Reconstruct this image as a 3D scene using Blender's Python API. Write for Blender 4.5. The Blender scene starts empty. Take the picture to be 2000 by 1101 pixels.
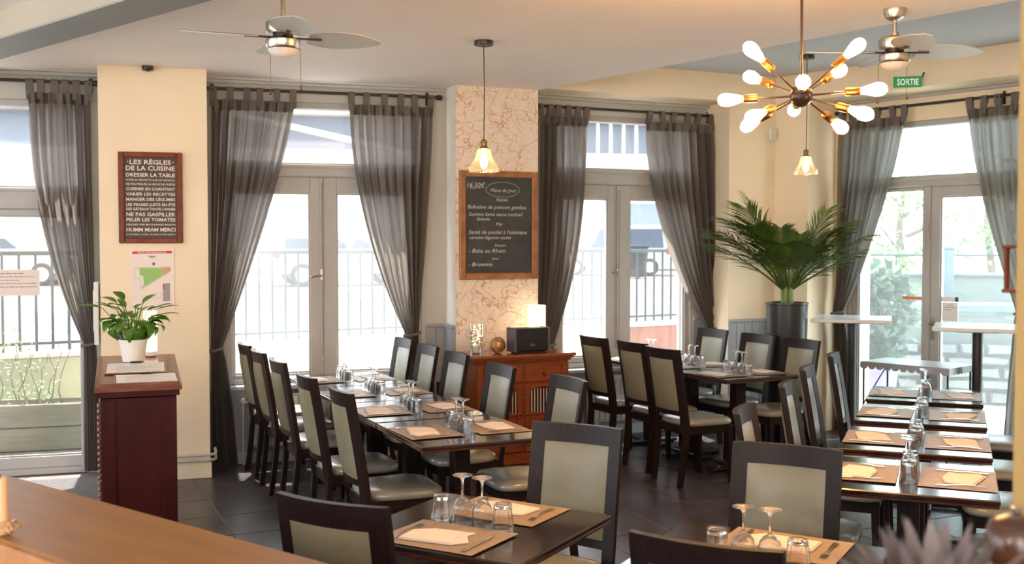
import bpy, math, random
from math import sin, cos, pi, radians as R, atan2, sqrt, hypot
from mathutils import Vector, Matrix
random.seed(7)
SC = bpy.context.scene
COL = SC.collection
# ------------------------------------------------------------------ camera
F, HOR, EYE = 2085.0, 478.0, 1.75
PITCH = math.atan((550.5 - HOR) / F)
cd = bpy.data.cameras.new('camera'); cam = bpy.data.objects.new('camera', cd); COL.objects.link(cam)
cam.location = (0, 0, EYE); cam.rotation_euler = (pi / 2 - PITCH, 0, 0)
cd.sensor_width = 36; cd.lens = F * 36 / 2000; cd.clip_start = .05; cd.clip_end = 300
cd.dof.use_dof = True; cd.dof.focus_distance = 5.2; cd.dof.aperture_fstop = 4.0
SC.camera = cam
# ------------------------------------------------------------------ sky, sun, exposure
w = bpy.data.worlds.new('sky'); SC.world = w; w.use_nodes = True
bg = w.node_tree.nodes['Background']; bg.inputs[0].default_value = (.86, .94, 1, 1); bg.inputs[1].default_value = 2.3
sl = bpy.data.lights.new('sun', 'SUN'); sl.energy = 5.5; sl.angle = R(1.2); sl.color = (1, .95, .86)
sun = bpy.data.objects.new('sun', sl); COL.objects.link(sun)
sun.rotation_euler = Vector((.12, -.40, -.91)).to_track_quat('-Z', 'Y').to_euler()
vs = SC.view_settings
vs.view_transform = 'Standard'; vs.look = 'None'; vs.gamma = 1; vs.use_curve_mapping = False; vs.exposure = 1.66
SC.cycles.max_bounces = 7; SC.cycles.diffuse_bounces = 4; SC.cycles.glossy_bounces = 3; SC.cycles.transmission_bounces = 6; SC.cycles.transparent_max_bounces = 12; SC.cycles.sample_clamp_indirect = 6; SC.cycles.use_adaptive_sampling = True; SC.cycles.adaptive_threshold = .03

def at_z(px, py, z):
    "where the sight line of a pixel meets the height z"
    v = -(py - 550.5) / F
    d = (( px - 1000) / F, cos(PITCH) + v * sin(PITCH), -sin(PITCH) + v * cos(PITCH))
    t = (z - EYE) / d[2]
    return Vector((d[0] * t, d[1] * t, z))
def at_d(px, py, y):
    v = -(py - 550.5) / F
    d = ((px - 1000) / F, cos(PITCH) + v * sin(PITCH), -sin(PITCH) + v * cos(PITCH))
    t = y / d[1]
    return Vector((d[0] * t, y, EYE + d[2] * t))
class Fr:
    "a wall's frame: s along the wall, n outward, z up"
    def __init__(s, o, ang): s.o = Vector((o[0], o[1])); s.a = ang; s.d = Vector((cos(ang), sin(ang))); s.n = Vector((-sin(ang), cos(ang)))
    def s_at(s, px, n=0):
        k = (px - 1000) / F; o = s.o + s.n * n
        return (k * o.y - o.x) / (s.d.x - k * s.d.y)
    def z_at(s, px, py, n=0):
        q = s.s_at(px, n); y = (s.o + s.n * n + s.d * q).y
        return at_d(px, py, y).z
    def p(s, q, n=0, z=0): v = s.o + s.d * q + s.n * n; return Vector((v.x, v.y, z))

# ------------------------------------------------------------------ materials
MATS = {}
def pm(name, col, rough=.5, metal=0, vary=0, scale=6, bump=0, bscale=40, coat=0, stretch=None, emit=None, es=0, spec=.5, detail=4, trans=0, sheen=0, col2=None):
    m = bpy.data.materials.new(name); m.use_nodes = True; MATS[name] = m
    nt = m.node_tree; b = nt.nodes['Principled BSDF']
    c = (*col, 1)
    b.inputs['Base Color'].default_value = c; b.inputs['Roughness'].default_value = rough; b.inputs['Metallic'].default_value = metal
    b.inputs['Coat Weight'].default_value = coat; b.inputs['Coat Roughness'].default_value = .08
    b.inputs['Specular IOR Level'].default_value = spec; b.inputs['Sheen Weight'].default_value = sheen
    b.inputs['Transmission Weight'].default_value = trans
    if emit: b.inputs['Emission Color'].default_value = (*emit, 1); b.inputs['Emission Strength'].default_value = es
    if vary or bump:
        tc = nt.nodes.new('ShaderNodeTexCoord'); mp = nt.nodes.new('ShaderNodeMapping'); nt.links.new(tc.outputs['Object'], mp.inputs[0])
        if stretch: mp.inputs['Scale'].default_value = stretch
        if vary:
            n = nt.nodes.new('ShaderNodeTexNoise'); n.inputs['Scale'].default_value = scale; n.inputs['Detail'].default_value = detail
            nt.links.new(mp.outputs[0], n.inputs['Vector'])
            r = nt.nodes.new('ShaderNodeValToRGB'); nt.links.new(n.outputs[0], r.inputs[0])
            r.color_ramp.elements[0].position = .3; r.color_ramp.elements[1].position = .7
            r.color_ramp.elements[0].color = (*[max(0, x * (1 - vary)) for x in col], 1)
            r.color_ramp.elements[1].color = (*(col2 or [min(1, x * (1 + vary)) for x in col]), 1)
            nt.links.new(r.outputs[0], b.inputs['Base Color'])
        if bump:
            n2 = nt.nodes.new('ShaderNodeTexNoise'); n2.inputs['Scale'].default_value = bscale; n2.inputs['Detail'].default_value = 3
            nt.links.new(mp.outputs[0], n2.inputs['Vector'])
            bp = nt.nodes.new('ShaderNodeBump'); bp.inputs['Strength'].default_value = bump; bp.inputs['Distance'].default_value = .01
            nt.links.new(n2.outputs[0], bp.inputs['Height']); nt.links.new(bp.outputs[0], b.inputs['Normal'])
    return m
def wood(name, c1, c2, rough=.35, scale=5, stretch=(1, 12, 12), coat=0, bump=.05, spec=.5):
    m = pm(name, c1, rough, vary=.01, spec=spec, scale=scale, stretch=stretch, coat=coat, bump=bump, bscale=scale * 3, detail=8)
    r = [n for n in m.node_tree.nodes if n.type == 'VALTORGB'][0]
    r.color_ramp.elements[0].color = (*c1, 1); r.color_ramp.elements[1].color = (*c2, 1)
    return m
pm('cream_wall', (.84, .70, .51), .7, vary=.04, scale=2, bump=.04, bscale=90)
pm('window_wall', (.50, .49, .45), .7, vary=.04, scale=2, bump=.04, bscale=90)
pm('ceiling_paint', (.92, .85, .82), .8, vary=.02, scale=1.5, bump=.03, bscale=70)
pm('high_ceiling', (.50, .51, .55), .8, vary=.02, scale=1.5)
pm('reveal_paint', (.80, .76, .68), .6, vary=.03, scale=2)
pm('beam_face', (.46, .42, .35), .8, vary=.04, scale=2)
pm('beam_grey', (.30, .32, .32), .6, vary=.05, scale=3)
pm('wainscot_grey', (.30, .31, .33), .5, vary=.05, scale=4)
pm('slate_tile', (.060, .047, .053), .32, vary=.42, scale=3.5, bump=.10, bscale=14, detail=7)
pm('grout', (.16, .14, .14), .85, vary=.1, scale=30)
pm('frame_paint', (.42, .41, .40), .45, vary=.03, scale=8)
pm('sill_paint', (.45, .47, .50), .4, vary=.03, scale=8)
pm('radiator_white', (.62, .60, .57), .4, vary=.02, scale=8)
wood('espresso', (.012, .007, .007), (.020, .011, .010), .40, 6, (14, 14, 1.2), coat=.0, bump=.02, spec=.2)
wood('espresso_top', (.016, .009, .008), (.028, .015, .013), .16, 5, (1.2, 16, 16), coat=.45, bump=.02)
pm('edge_mahogany', (.075, .018, .014), .25, vary=.2, scale=12, coat=.4)
pm('seat_vinyl', (.26, .255, .225), .24, .0, vary=.05, scale=5, bump=.12, bscale=10, spec=.9)
pm('silver_vinyl', (.205, .187, .122), .36, .0, spec=.6, vary=.05, scale=5, bump=.25, bscale=14)
wood('kraft', (.31, .215, .145), (.37, .265, .185), .5, 30, (1, 1, 1), bump=.05)
pm('napkin', (.80, .71, .66), .85, vary=.03, scale=30, bump=.1, bscale=120)
pm('steel', (.62, .61, .60), .22, 1)
pm('nickel', (.55, .50, .44), .28, 1, vary=.03, scale=10)
pm('brass', (.22, .13, .05), .4, 1, vary=.08, scale=20)
pm('black_metal', (.014, .012, .012), .4, vary=.1, scale=12)
pm('bronze_metal', (.022, .012, .011), .35, .0, vary=.1, scale=12)
pm('blade_silver', (.50, .49, .47), .35, .15, vary=.04, scale=8)
pm('frosted_bowl', (.80, .72, .66), .4, vary=.02, scale=6)
wood('cherry_wood', (.20, .045, .014), (.33, .085, .028), .3, 4, (2, 2, 14), coat=.25)
wood('cherry_top', (.25, .065, .022), (.38, .11, .045), .2, 4, (2, 14, 14), coat=.4)
wood('oxblood_wood', (.026, .0022, .003), (.055, .006, .005), .5, 3, (3, 3, .6), spec=.2)
wood('desk_top_wood', (.12, .028, .014), (.22, .07, .035), .3, 4, (2, 10, 10), coat=.3)
wood('oak_counter', (.20, .088, .018), (.27, .125, .028), .42, 2.2, (1, 9, 9), spec=.3)
wood('oak_frame', (.26, .10, .030), (.42, .19, .07), .45, 5, (3, 3, 3))
wood('frame_mahogany', (.13, .028, .010), (.22, .05, .018), .45, 6, (3, 3, 3), spec=.25)
pm('chalkboard', (.050, .053, .053), .7, vary=.25, scale=5)
pm('sign_board', (.085, .055, .048), .7, vary=.1, scale=5)
pm('chalk', (.62, .60, .56), .95, vary=.25, scale=120)
pm('sign_print', (.75, .66, .58), .8, vary=.03, scale=60)
pm('paper_white', (.82, .72, .66), .8, vary=.02, scale=20)
pm('paper_clean', (.80, .78, .76), .8, vary=.02, scale=20)
pm('print_grey', (.35, .30, .30), .8, vary=.05, scale=30)
pm('print_red', (.62, .03, .05), .7, vary=.03, scale=20)
pm('print_green', (.30, .52, .16), .8, vary=.05, scale=20)
pm('print_tan', (.60, .36, .22), .8, vary=.05, scale=20)
pm('print_blue', (.10, .10, .40), .8, vary=.05, scale=20)
pm('pot_black', (.022, .022, .026), .3, vary=.15, scale=8)
pm('pot_white', (.78, .76, .72), .3, vary=.02, scale=8)
pm('soil', (.05, .03, .02), .95, vary=.4, scale=40, bump=.5, bscale=60)
def leafmat(name, c1, c2, tr=.35, rough=.4):
    m = pm(name, c1, rough, vary=.01, scale=9)
    r = [n for n in m.node_tree.nodes if n.type == 'VALTORGB'][0]
    r.color_ramp.elements[0].color = (*c1, 1); r.color_ramp.elements[1].color = (*c2, 1)
    nt = m.node_tree; b = nt.nodes['Principled BSDF']; o = nt.nodes['Material Output']
    t = nt.nodes.new('ShaderNodeBsdfTranslucent'); nt.links.new(r.outputs[0], t.inputs[0])
    x = nt.nodes.new('ShaderNodeMixShader'); x.inputs[0].default_value = tr
    nt.links.new(b.outputs[0], x.inputs[1]); nt.links.new(t.outputs[0], x.inputs[2]); nt.links.new(x.outputs[0], o.inputs[0])
    return m
leafmat('palm_leaf', (.045, .095, .014), (.12, .19, .035), .3)
leafmat('palm_stem', (.12, .20, .04), (.22, .30, .08), .1)
leafmat('house_leaf', (.055, .18, .012), (.20, .38, .05), .4, .3)
leafmat('shrub_leaf', (.03, .07, .04), (.08, .14, .09), .35)
leafmat('tree_leaf', (.14, .26, .08), (.30, .44, .20), .5)
leafmat('succulent_leaf', (.13, .20, .13), (.27, .13, .21), .3)
pm('bark', (.16, .11, .08), .9, vary=.3, scale=12, bump=.4)
def thin_glass(name, veil=.05, tint=(1, 1, 1), gloss=.06):  # veil mixes in white to paint glare haze into the glass
    m = bpy.data.materials.new(name); m.use_nodes = True; MATS[name] = m
    nt = m.node_tree; nt.nodes.clear()
    o = nt.nodes.new('ShaderNodeOutputMaterial'); t = nt.nodes.new('ShaderNodeBsdfTransparent'); t.inputs[0].default_value = (*tint, 1)
    g = nt.nodes.new('ShaderNodeBsdfGlossy'); g.inputs['Roughness'].default_value = .03
    x = nt.nodes.new('ShaderNodeMixShader'); x.inputs[0].default_value = gloss
    nt.links.new(t.outputs[0], x.inputs[1]); nt.links.new(g.outputs[0], x.inputs[2])
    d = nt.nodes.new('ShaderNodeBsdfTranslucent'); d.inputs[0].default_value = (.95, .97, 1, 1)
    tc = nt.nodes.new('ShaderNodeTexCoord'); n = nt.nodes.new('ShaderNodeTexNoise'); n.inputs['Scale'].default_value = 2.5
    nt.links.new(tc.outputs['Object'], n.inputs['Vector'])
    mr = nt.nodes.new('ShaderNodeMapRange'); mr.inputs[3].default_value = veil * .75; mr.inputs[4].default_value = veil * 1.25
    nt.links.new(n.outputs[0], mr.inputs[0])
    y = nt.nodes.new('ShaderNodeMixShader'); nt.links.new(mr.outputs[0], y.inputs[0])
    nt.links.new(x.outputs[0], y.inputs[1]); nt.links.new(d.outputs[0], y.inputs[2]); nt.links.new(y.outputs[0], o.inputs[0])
    return m
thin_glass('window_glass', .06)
thin_glass('low_haze_glass', .012)
thin_glass('door_glass', .045, (.92, 1, 1))  # cool tint and veil paint the bluish haze beyond the door
thin_glass('shade_glass', .05, (1, .90, .70), .20)
thin_glass('bulb_glass', .02, (1, .66, .28), .08)
def glassware():
    m = bpy.data.materials.new('clear_glass'); m.use_nodes = True; MATS['clear_glass'] = m
    nt = m.node_tree; nt.nodes.clear()
    o = nt.nodes.new('ShaderNodeOutputMaterial'); t = nt.nodes.new('ShaderNodeBsdfTransparent'); t.inputs[0].default_value = (.97, .98, .99, 1)
    g = nt.nodes.new('ShaderNodeBsdfGlass'); g.inputs['IOR'].default_value = 1.45; g.inputs['Roughness'].default_value = 0
    tc = nt.nodes.new('ShaderNodeTexCoord'); n = nt.nodes.new('ShaderNodeTexNoise'); n.inputs['Scale'].default_value = 30
    nt.links.new(tc.outputs['Object'], n.inputs['Vector'])
    mr = nt.nodes.new('ShaderNodeMapRange'); mr.inputs[3].default_value = .80; mr.inputs[4].default_value = .90
    nt.links.new(n.outputs[0], mr.inputs[0])
    x = nt.nodes.new('ShaderNodeMixShader'); nt.links.new(mr.outputs[0], x.inputs[0])
    nt.links.new(t.outputs[0], x.inputs[1]); nt.links.new(g.outputs[0], x.inputs[2]); nt.links.new(x.outputs[0], o.inputs[0])
glassware()
def cloth(name, col, tcol, sheer=.10, trans=.5):
    m = bpy.data.materials.new(name); m.use_nodes = True; MATS[name] = m
    nt = m.node_tree; nt.nodes.clear()
    o = nt.nodes.new('ShaderNodeOutputMaterial')
    tc = nt.nodes.new('ShaderNodeTexCoord'); mp = nt.nodes.new('ShaderNodeMapping'); mp.inputs['Scale'].default_value = (260, 260, 14)
    nt.links.new(tc.outputs['Object'], mp.inputs[0])
    n = nt.nodes.new('ShaderNodeTexNoise'); n.inputs['Scale'].default_value = 1; nt.links.new(mp.outputs[0], n.inputs['Vector'])
    r = nt.nodes.new('ShaderNodeValToRGB'); nt.links.new(n.outputs[0], r.inputs[0])
    r.color_ramp.elements[0].color = (*[c * .85 for c in col], 1); r.color_ramp.elements[1].color = (*[c * 1.15 for c in col], 1)
    d = nt.nodes.new('ShaderNodeBsdfDiffuse'); nt.links.new(r.outputs[0], d.inputs[0])
    t = nt.nodes.new('ShaderNodeBsdfTranslucent'); t.inputs[0].default_value = (*tcol, 1)
    p = nt.nodes.new('ShaderNodeBsdfTransparent')
    a = nt.nodes.new('ShaderNodeMixShader'); a.inputs[0].default_value = trans
    nt.links.new(d.outputs[0], a.inputs[1]); nt.links.new(t.outputs[0], a.inputs[2])
    b = nt.nodes.new('ShaderNodeMixShader'); b.inputs[0].default_value = sheer
    nt.links.new(a.outputs[0], b.inputs[1]); nt.links.new(p.outputs[0], b.inputs[2]); nt.links.new(b.outputs[0], o.inputs[0])
cloth('curtain_sheer', (.165, .14, .126), (.38, .335, .295), .022, .5)
cloth('curtain_hem', (.20, .175, .155), (.12, .11, .10), 0, .3)
def emis(name, col, s):
    m = bpy.data.materials.new(name); m.use_nodes = True; MATS[name] = m
    nt = m.node_tree; nt.nodes.clear()
    o = nt.nodes.new('ShaderNodeOutputMaterial'); e = nt.nodes.new('ShaderNodeEmission')
    bb = nt.nodes.new('ShaderNodeRGB'); bb.outputs[0].default_value = (*col, 1); nt.links.new(bb.outputs[0], e.inputs[0])
    e.inputs[1].default_value = s; nt.links.new(e.outputs[0], o.inputs[0])
emis('filament_glow', (1, .80, .60), 140)
emis('pendant_glow', (1, .80, .48), 22)
emis('lamp_shade_glow', (1, .80, .50), 1.3)
emis('fill_globe_glow', (1, .88, .76), 62)  # glow of the added fill lamps behind the camera
emis('fairy_glow', (1, .8, .4), 6)
def wallpaper():
    m = pm('branch_wallpaper', (.80, .62, .48), .6); nt = m.node_tree; b = nt.nodes['Principled BSDF']
    tc = nt.nodes.new('ShaderNodeTexCoord')
    dn = nt.nodes.new('ShaderNodeTexNoise'); dn.inputs['Scale'].default_value = 5; dn.inputs['Detail'].default_value = 3
    nt.links.new(tc.outputs['Object'], dn.inputs['Vector'])
    sub = nt.nodes.new('ShaderNodeVectorMath'); sub.operation = 'MULTIPLY_ADD'; sub.inputs[1].default_value = (.5, .5, .5)
    nt.links.new(dn.outputs['Color'], sub.inputs[0]); nt.links.new(tc.outputs['Object'], sub.inputs[2])
    prev = None
    for sc, lo, hi, col in ((3.4, .012, .022, (.58, .38, .24)), (7, .012, .024, (.62, .42, .27)), (13, .014, .03, (.66, .46, .31)), (34, .14, .22, (.62, .42, .27))):
        v = nt.nodes.new('ShaderNodeTexVoronoi'); v.inputs['Scale'].default_value = sc
        v.feature = 'DISTANCE_TO_EDGE' if sc < 20 else 'F1'
        nt.links.new(sub.outputs[0], v.inputs['Vector'])
        gate = nt.nodes.new('ShaderNodeTexNoise'); gate.inputs['Scale'].default_value = 3.3 + sc * .25; nt.links.new(tc.outputs['Object'], gate.inputs['Vector'])
        mr = nt.nodes.new('ShaderNodeMapRange'); mr.inputs[1].default_value = lo; mr.inputs[2].default_value = hi; mr.inputs[3].default_value = 1; mr.inputs[4].default_value = 0
        nt.links.new(v.outputs['Distance'], mr.inputs[0])
        mg = nt.nodes.new('ShaderNodeMapRange'); mg.inputs[1].default_value = .40 if sc < 20 else .5; mg.inputs[2].default_value = .50 if sc < 20 else .56; nt.links.new(gate.outputs[0], mg.inputs[0])
        mu = nt.nodes.new('ShaderNodeMath'); mu.operation = 'MULTIPLY'; nt.links.new(mr.outputs[0], mu.inputs[0]); nt.links.new(mg.outputs[0], mu.inputs[1])
        mx = nt.nodes.new('ShaderNodeMix'); mx.data_type = 'RGBA'; nt.links.new(mu.outputs[0], mx.inputs[0])
        if prev is None: mx.inputs[6].default_value = (.84, .71, .60, 1)
        else: nt.links.new(prev, mx.inputs[6])
        mx.inputs[7].default_value = (*col, 1); prev = mx.outputs[2]
    nt.links.new(prev, b.inputs['Base Color'])
wallpaper()
pm('pale_concrete', (.62, .60, .56), .9, vary=.08, scale=1.2, bump=.1)
pm('street_asphalt', (.085, .066, .066), .9, vary=.1, scale=1)
pm('white_render', (.80, .78, .74), .9, vary=.05, scale=1)
pm('pink_render', (.20, .095, .075), .9, vary=.25, scale=2.2, bump=.3, bscale=8)
pm('cream_render', (.50, .48, .38), .9, vary=.06, scale=2)
pm('terrace_render', (.34, .36, .25), .9, vary=.1, scale=2)
pm('garden_render', (.15, .17, .165), .9, vary=.1, scale=2)
pm('fence_teal', (.012, .034, .040), .5, vary=.1, scale=6)
pm('far_glazing', (.045, .065, .10), .5, spec=.2, vary=.15, scale=.6)
pm('stone_pale', (.17, .17, .165), .9, vary=.25, scale=6, bump=.4, bscale=14)
pm('stone_grey', (.12, .13, .14), .9, vary=.25, scale=6, bump=.4, bscale=14)
pm('mortar', (.09, .09, .09), .95, vary=.1, scale=20)
pm('coping_blue', (.10, .13, .16), .7, vary=.1, scale=4)
pm('planter_wood', (.20, .20, .13), .8, vary=.15, scale=4, stretch=(1, 8, 8))
pm('lavender_pot', (.24, .20, .46), .5, vary=.04, scale=3)
pm('car_shaded_white', (.34, .34, .37), .3, coat=.5, vary=.01, scale=2)  # white paint greyed so the colour holds the van's shade
pm('car_silver', (.52, .56, .58), .3, coat=.5, vary=.01, scale=2)
pm('tyre', (.02, .02, .02), .8, vary=.2, scale=20)
pm('zinc', (.40, .40, .42), .35, .5, vary=.06, scale=5)
pm('white_laminate', (.72, .72, .72), .25, vary=.02, scale=5)
pm('sortie_green', (.02, .26, .07), .4, vary=.05, scale=20, emit=(.02, .35, .10), es=.08)
pm('sign_white', (.85, .85, .85), .5, vary=.02, scale=20, emit=(1, 1, 1), es=.1)
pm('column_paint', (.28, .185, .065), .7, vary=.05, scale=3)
wood('turned_wood', (.035, .014, .007), (.07, .026, .011), .3, 5, (6, 6, 1), coat=.3)
pm('candle_wax', (.72, .46, .26), .5, vary=.05, scale=8)
pm('twine', (.50, .30, .15), .9, vary=.2, scale=40, bump=.4, bscale=80)
pm('mat_fibre', (.10, .09, .095), .95, vary=.3, scale=60, bump=.5, bscale=90)
pm('plastic_white', (.72, .70, .66), .4, vary=.02, scale=10)
pm('speaker_black', (.012, .012, .013), .55, vary=.2, scale=120)
pm('speaker_side', (.10, .10, .11), .35, .3, vary=.05, scale=10)
pm('gold_ribbon', (.50, .30, .13), .3, .7, vary=.15, scale=12)
pm('orange_print', (.80, .25, .08), .6, vary=.05, scale=20)
pm('navy_print', (.03, .06, .16), .6, vary=.05, scale=20)

# ------------------------------------------------------------------ mesh helpers
class MB:
    def __init__(s): s.v = []; s.f = []; s.m = None
    def add(s, vs, fs, M=None):
        k = len(s.v)
        for p in vs:
            p = Vector(p); s.v.append(M @ p if M else p)
        s.f += [tuple(i + k for i in q) for q in fs]; return s
    def box(s, x0, x1, y0, y1, z0, z1, b=0, M=None):
        if b <= 0:
            vs = [(x, y, z) for z in (z0, z1) for y in (y0, y1) for x in (x0, x1)]
            return s.add(vs, [(0, 2, 3, 1), (4, 5, 7, 6), (0, 1, 5, 4), (2, 6, 7, 3), (0, 4, 6, 2), (1, 3, 7, 5)], M)
        vs = []; idx = {}
        lo = (x0, y0, z0); hi = (x1, y1, z1)
        for c in range(8):
            sg = [(c >> a) & 1 for a in range(3)]
            for a in range(3):
                p = [(hi[i] if sg[i] else lo[i]) if i == a else ((hi[i] - b) if sg[i] else (lo[i] + b)) for i in range(3)]
                idx[c, a] = len(vs); vs.append(p)
        fs = []
        for a in range(3):
            u, v = (a + 1) % 3, (a + 2) % 3
            for sd in (0, 1):
                cs = [sd << a, (sd << a) | (1 << u), (sd << a) | (1 << u) | (1 << v), (sd << a) | (1 << v)]
                q = [idx[c, a] for c in cs]; fs.append(tuple(q if sd else q[::-1]))
        for a in range(3):
            u, v = (a + 1) % 3, (a + 2) % 3
            for su in (0, 1):
                for sv in (0, 1):
                    c0 = (su << u) | (sv << v); c1 = c0 | (1 << a)
                    q = [idx[c0, u], idx[c1, u], idx[c1, v], idx[c0, v]]
                    fs.append(tuple(q if (su ^ sv) else q[::-1]))
        for c in range(8):
            q = [idx[c, 0], idx[c, 1], idx[c, 2]]
            fs.append(tuple(q if bin(c).count('1') % 2 else q[::-1]))
        return s.add(vs, fs, M)
    def prism(s, pts, z0, z1, M=None):
        n = len(pts); ar = sum(pts[i][0] * pts[(i + 1) % n][1] - pts[(i + 1) % n][0] * pts[i][1] for i in range(n))
        if ar < 0: pts = pts[::-1]
        vs = [(p[0], p[1], z0) for p in pts] + [(p[0], p[1], z1) for p in pts]
        fs = [tuple(range(n))[::-1], tuple(range(n, 2 * n))] + [(i, (i + 1) % n, n + (i + 1) % n, n + i) for i in range(n)]
        return s.add(vs, fs, M)
    def lathe(s, prof, n=20, M=None, cap=True):
        vs = []; fs = []
        for r, z in prof:
            for i in range(n): vs.append((r * cos(2 * pi * i / n), r * sin(2 * pi * i / n), z))
        for j in range(len(prof) - 1):
            for i in range(n): fs.append((j * n + i, j * n + (i + 1) % n, (j + 1) * n + (i + 1) % n, (j + 1) * n + i))
        if cap:
            if prof[0][0] > 1e-4: fs.append(tuple(range(n))[::-1])
            if prof[-1][0] > 1e-4: fs.append(tuple((len(prof) - 1) * n + i for i in range(n)))
        return s.add(vs, fs, M)
    def tube(s, path, r, n=8, M=None, cap=True):
        path = [Vector(p) for p in path]; L = len(path); rs = r if isinstance(r, (list, tuple)) else [r] * L
        vs = []; fs = []; up = None
        for i, p in enumerate(path):
            t = (path[min(i + 1, L - 1)] - path[max(i - 1, 0)]).normalized()
            if up is None: up = Vector((0, 0, 1)) if abs(t.z) < .9 else Vector((1, 0, 0))
            a = t.cross(up)
            if a.length < 1e-5: a = t.cross(Vector((0, 1, 0)))
            a.normalize(); b = a.cross(t).normalized(); up = b
            for k in range(n): vs.append(p + a * (rs[i] * cos(2 * pi * k / n)) + b * (rs[i] * sin(2 * pi * k / n)))
        for i in range(L - 1):
            for k in range(n): fs.append((i * n + k, (i + 1) * n + k, (i + 1) * n + (k + 1) % n, i * n + (k + 1) % n))
        if cap: fs.append(tuple(range(n))); fs.append(tuple((L - 1) * n + k for k in range(n))[::-1])
        return s.add(vs, fs, M)
    def grid(s, fn, nu, nv, M=None):
        vs = [fn(i / nu, j / nv) for j in range(nv + 1) for i in range(nu + 1)]; W = nu + 1
        return s.add(vs, [(j * W + i, j * W + i + 1, (j + 1) * W + i + 1, (j + 1) * W + i) for j in range(nv) for i in range(nu)], M)
    def slab(s, fn, nu, nv, M=None):
        "closed curved slab: fn(u, v, side)"
        W = nu + 1; n = W * (nv + 1)
        vs = [fn(i / nu, j / nv, k) for k in (0, 1) for j in range(nv + 1) for i in range(nu + 1)]
        fs = []
        for j in range(nv):
            for i in range(nu):
                a = j * W + i; fs.append((a, a + 1, a + W + 1, a + W)); fs.append((n + a + W, n + a + W + 1, n + a + 1, n + a))
        for i in range(nu): fs.append((i + 1, i, n + i, n + i + 1)); a = nv * W + i; fs.append((a, a + 1, n + a + 1, n + a))
        for j in range(nv): a = j * W; fs.append((a, a + W, n + a + W, n + a)); a += nu; fs.append((a + W, a, n + a, n + a + W))
        return s.add(vs, fs, M)
    def mesh(s, name, mat, smooth=None):
        me = bpy.data.meshes.new(name); me.from_pydata([tuple(p) for p in s.v], [], s.f); me.update()
        if mat: me.materials.append(MATS[mat])
        if smooth is not None:
            me.polygons.foreach_set('use_smooth', [True] * len(me.polygons)); me.set_sharp_from_angle(angle=R(smooth))
        return me
    def obj(s, name, mat, parent=None, smooth=None): return link(name, s.mesh(name, mat, smooth), parent)
def link(name, me, parent=None, loc=None, rot=None):
    o = bpy.data.objects.new(name, me); COL.objects.link(o); o.parent = parent
    if loc is not None: o.location = loc
    if rot is not None: o.rotation_euler = rot
    return o
def tag(o, label=None, cat=None, group=None, kind=None):
    if label: o['label'] = label
    if cat: o['category'] = cat
    if group: o['group'] = group
    if kind: o['kind'] = kind
    return o
def thing(name, label, cat, loc=(0, 0, 0), rz=0, group=None, rot=None):
    o = link(name, None, None, loc, rot or (0, 0, rz)); o.empty_display_size = .1
    return tag(o, label, cat, group)
def dup(o, parent=None):
    c = o.copy(); COL.objects.link(c); c.parent = parent
    for ch in o.children: dup(ch, c)
    return c
def struct(name, loc=(0, 0, 0), rz=0): return tag(link(name, None, None, loc, (0, 0, rz)), kind='structure')
def sobj(mb, name, mat, smooth=None): return tag(mb.obj(name, mat, None, smooth), kind='structure')
def TX(x, y, z, rz=0): return Matrix.Translation((x, y, z)) @ Matrix.Rotation(rz, 4, 'Z')
_dg = None
def text_mesh(body, width=None, height=None, bold=0, align='CENTER', shear=0, name='lettering', mat='chalk', xs=1.0):
    cu = bpy.data.curves.new('t', 'FONT'); cu.body = body; cu.resolution_u = 2; cu.offset = bold; cu.shear = shear; cu.extrude = .0
    ob = bpy.data.objects.new('t', cu); COL.objects.link(ob)
    dg = bpy.context.evaluated_depsgraph_get(); me = bpy.data.meshes.new_from_object(ob.evaluated_get(dg))
    bpy.data.objects.remove(ob); bpy.data.curves.remove(cu)
    xs_ = [v.co.x for v in me.vertices]; ys = [v.co.y for v in me.vertices]
    x0, x1, y0, y1 = min(xs_), max(xs_), min(ys), max(ys)
    k = height / (.72) if height else width / (x1 - x0)
    kx = (width / (x1 - x0)) if width else k * xs
    if not height: k = kx
    off = {'CENTER': (x0 + x1) / 2, 'LEFT': x0}[align]
    for v in me.vertices: v.co = ((v.co.x - off) * kx, 0, v.co.y * k)      # baseline at z 0, facing -y
    me.materials.clear(); me.materials.append(MATS[mat]); me.name = name
    return me
exec_later = []
# ------------------------------------------------------------------ the room's plan
A17 = R(17)
a_, b_ = Vector((-2.995, 7.759)), Vector((-2.27, 7.98))
a2, b2 = Vector((-3.129, 8.199)), Vector((-2.404, 8.42))
c_, c2 = Vector((-.461, 8.74)), Vector((-.56, 8.985))
d_, d2 = Vector((.217, 9.03)), Vector((.05, 9.39))
e_, e2 = Vector((2.0, 9.86)), Vector((1.87, 10.24))
g_, h_, h2 = Vector((2.48, 10.09)), Vector((2.713, 9.804)), Vector((3.04, 10.07))
def ang(p, q): return atan2(q.y - p.y, q.x - p.x)
FP1 = Fr(a_, ang(a_, b_)); FW1 = Fr(a2, A17); FW2 = Fr(b2, ang(b2, c2)); FP2 = Fr(c_, ang(c_, d_)); FW3 = Fr(d2, ang(d2, e2))
FP3 = Fr(e_, ang(e_, g_)); FP3b = Fr(g_, ang(g_, h_)); FW4 = Fr(h2, FP3b.a)
L2 = (c2 - b2).length; L3 = (e2 - d2).length
TOP = 3.6; CL = 3.05; CH = 3.32
w1L = FW1.p(-3.6); w4R = FW4.p(4.2)
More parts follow.
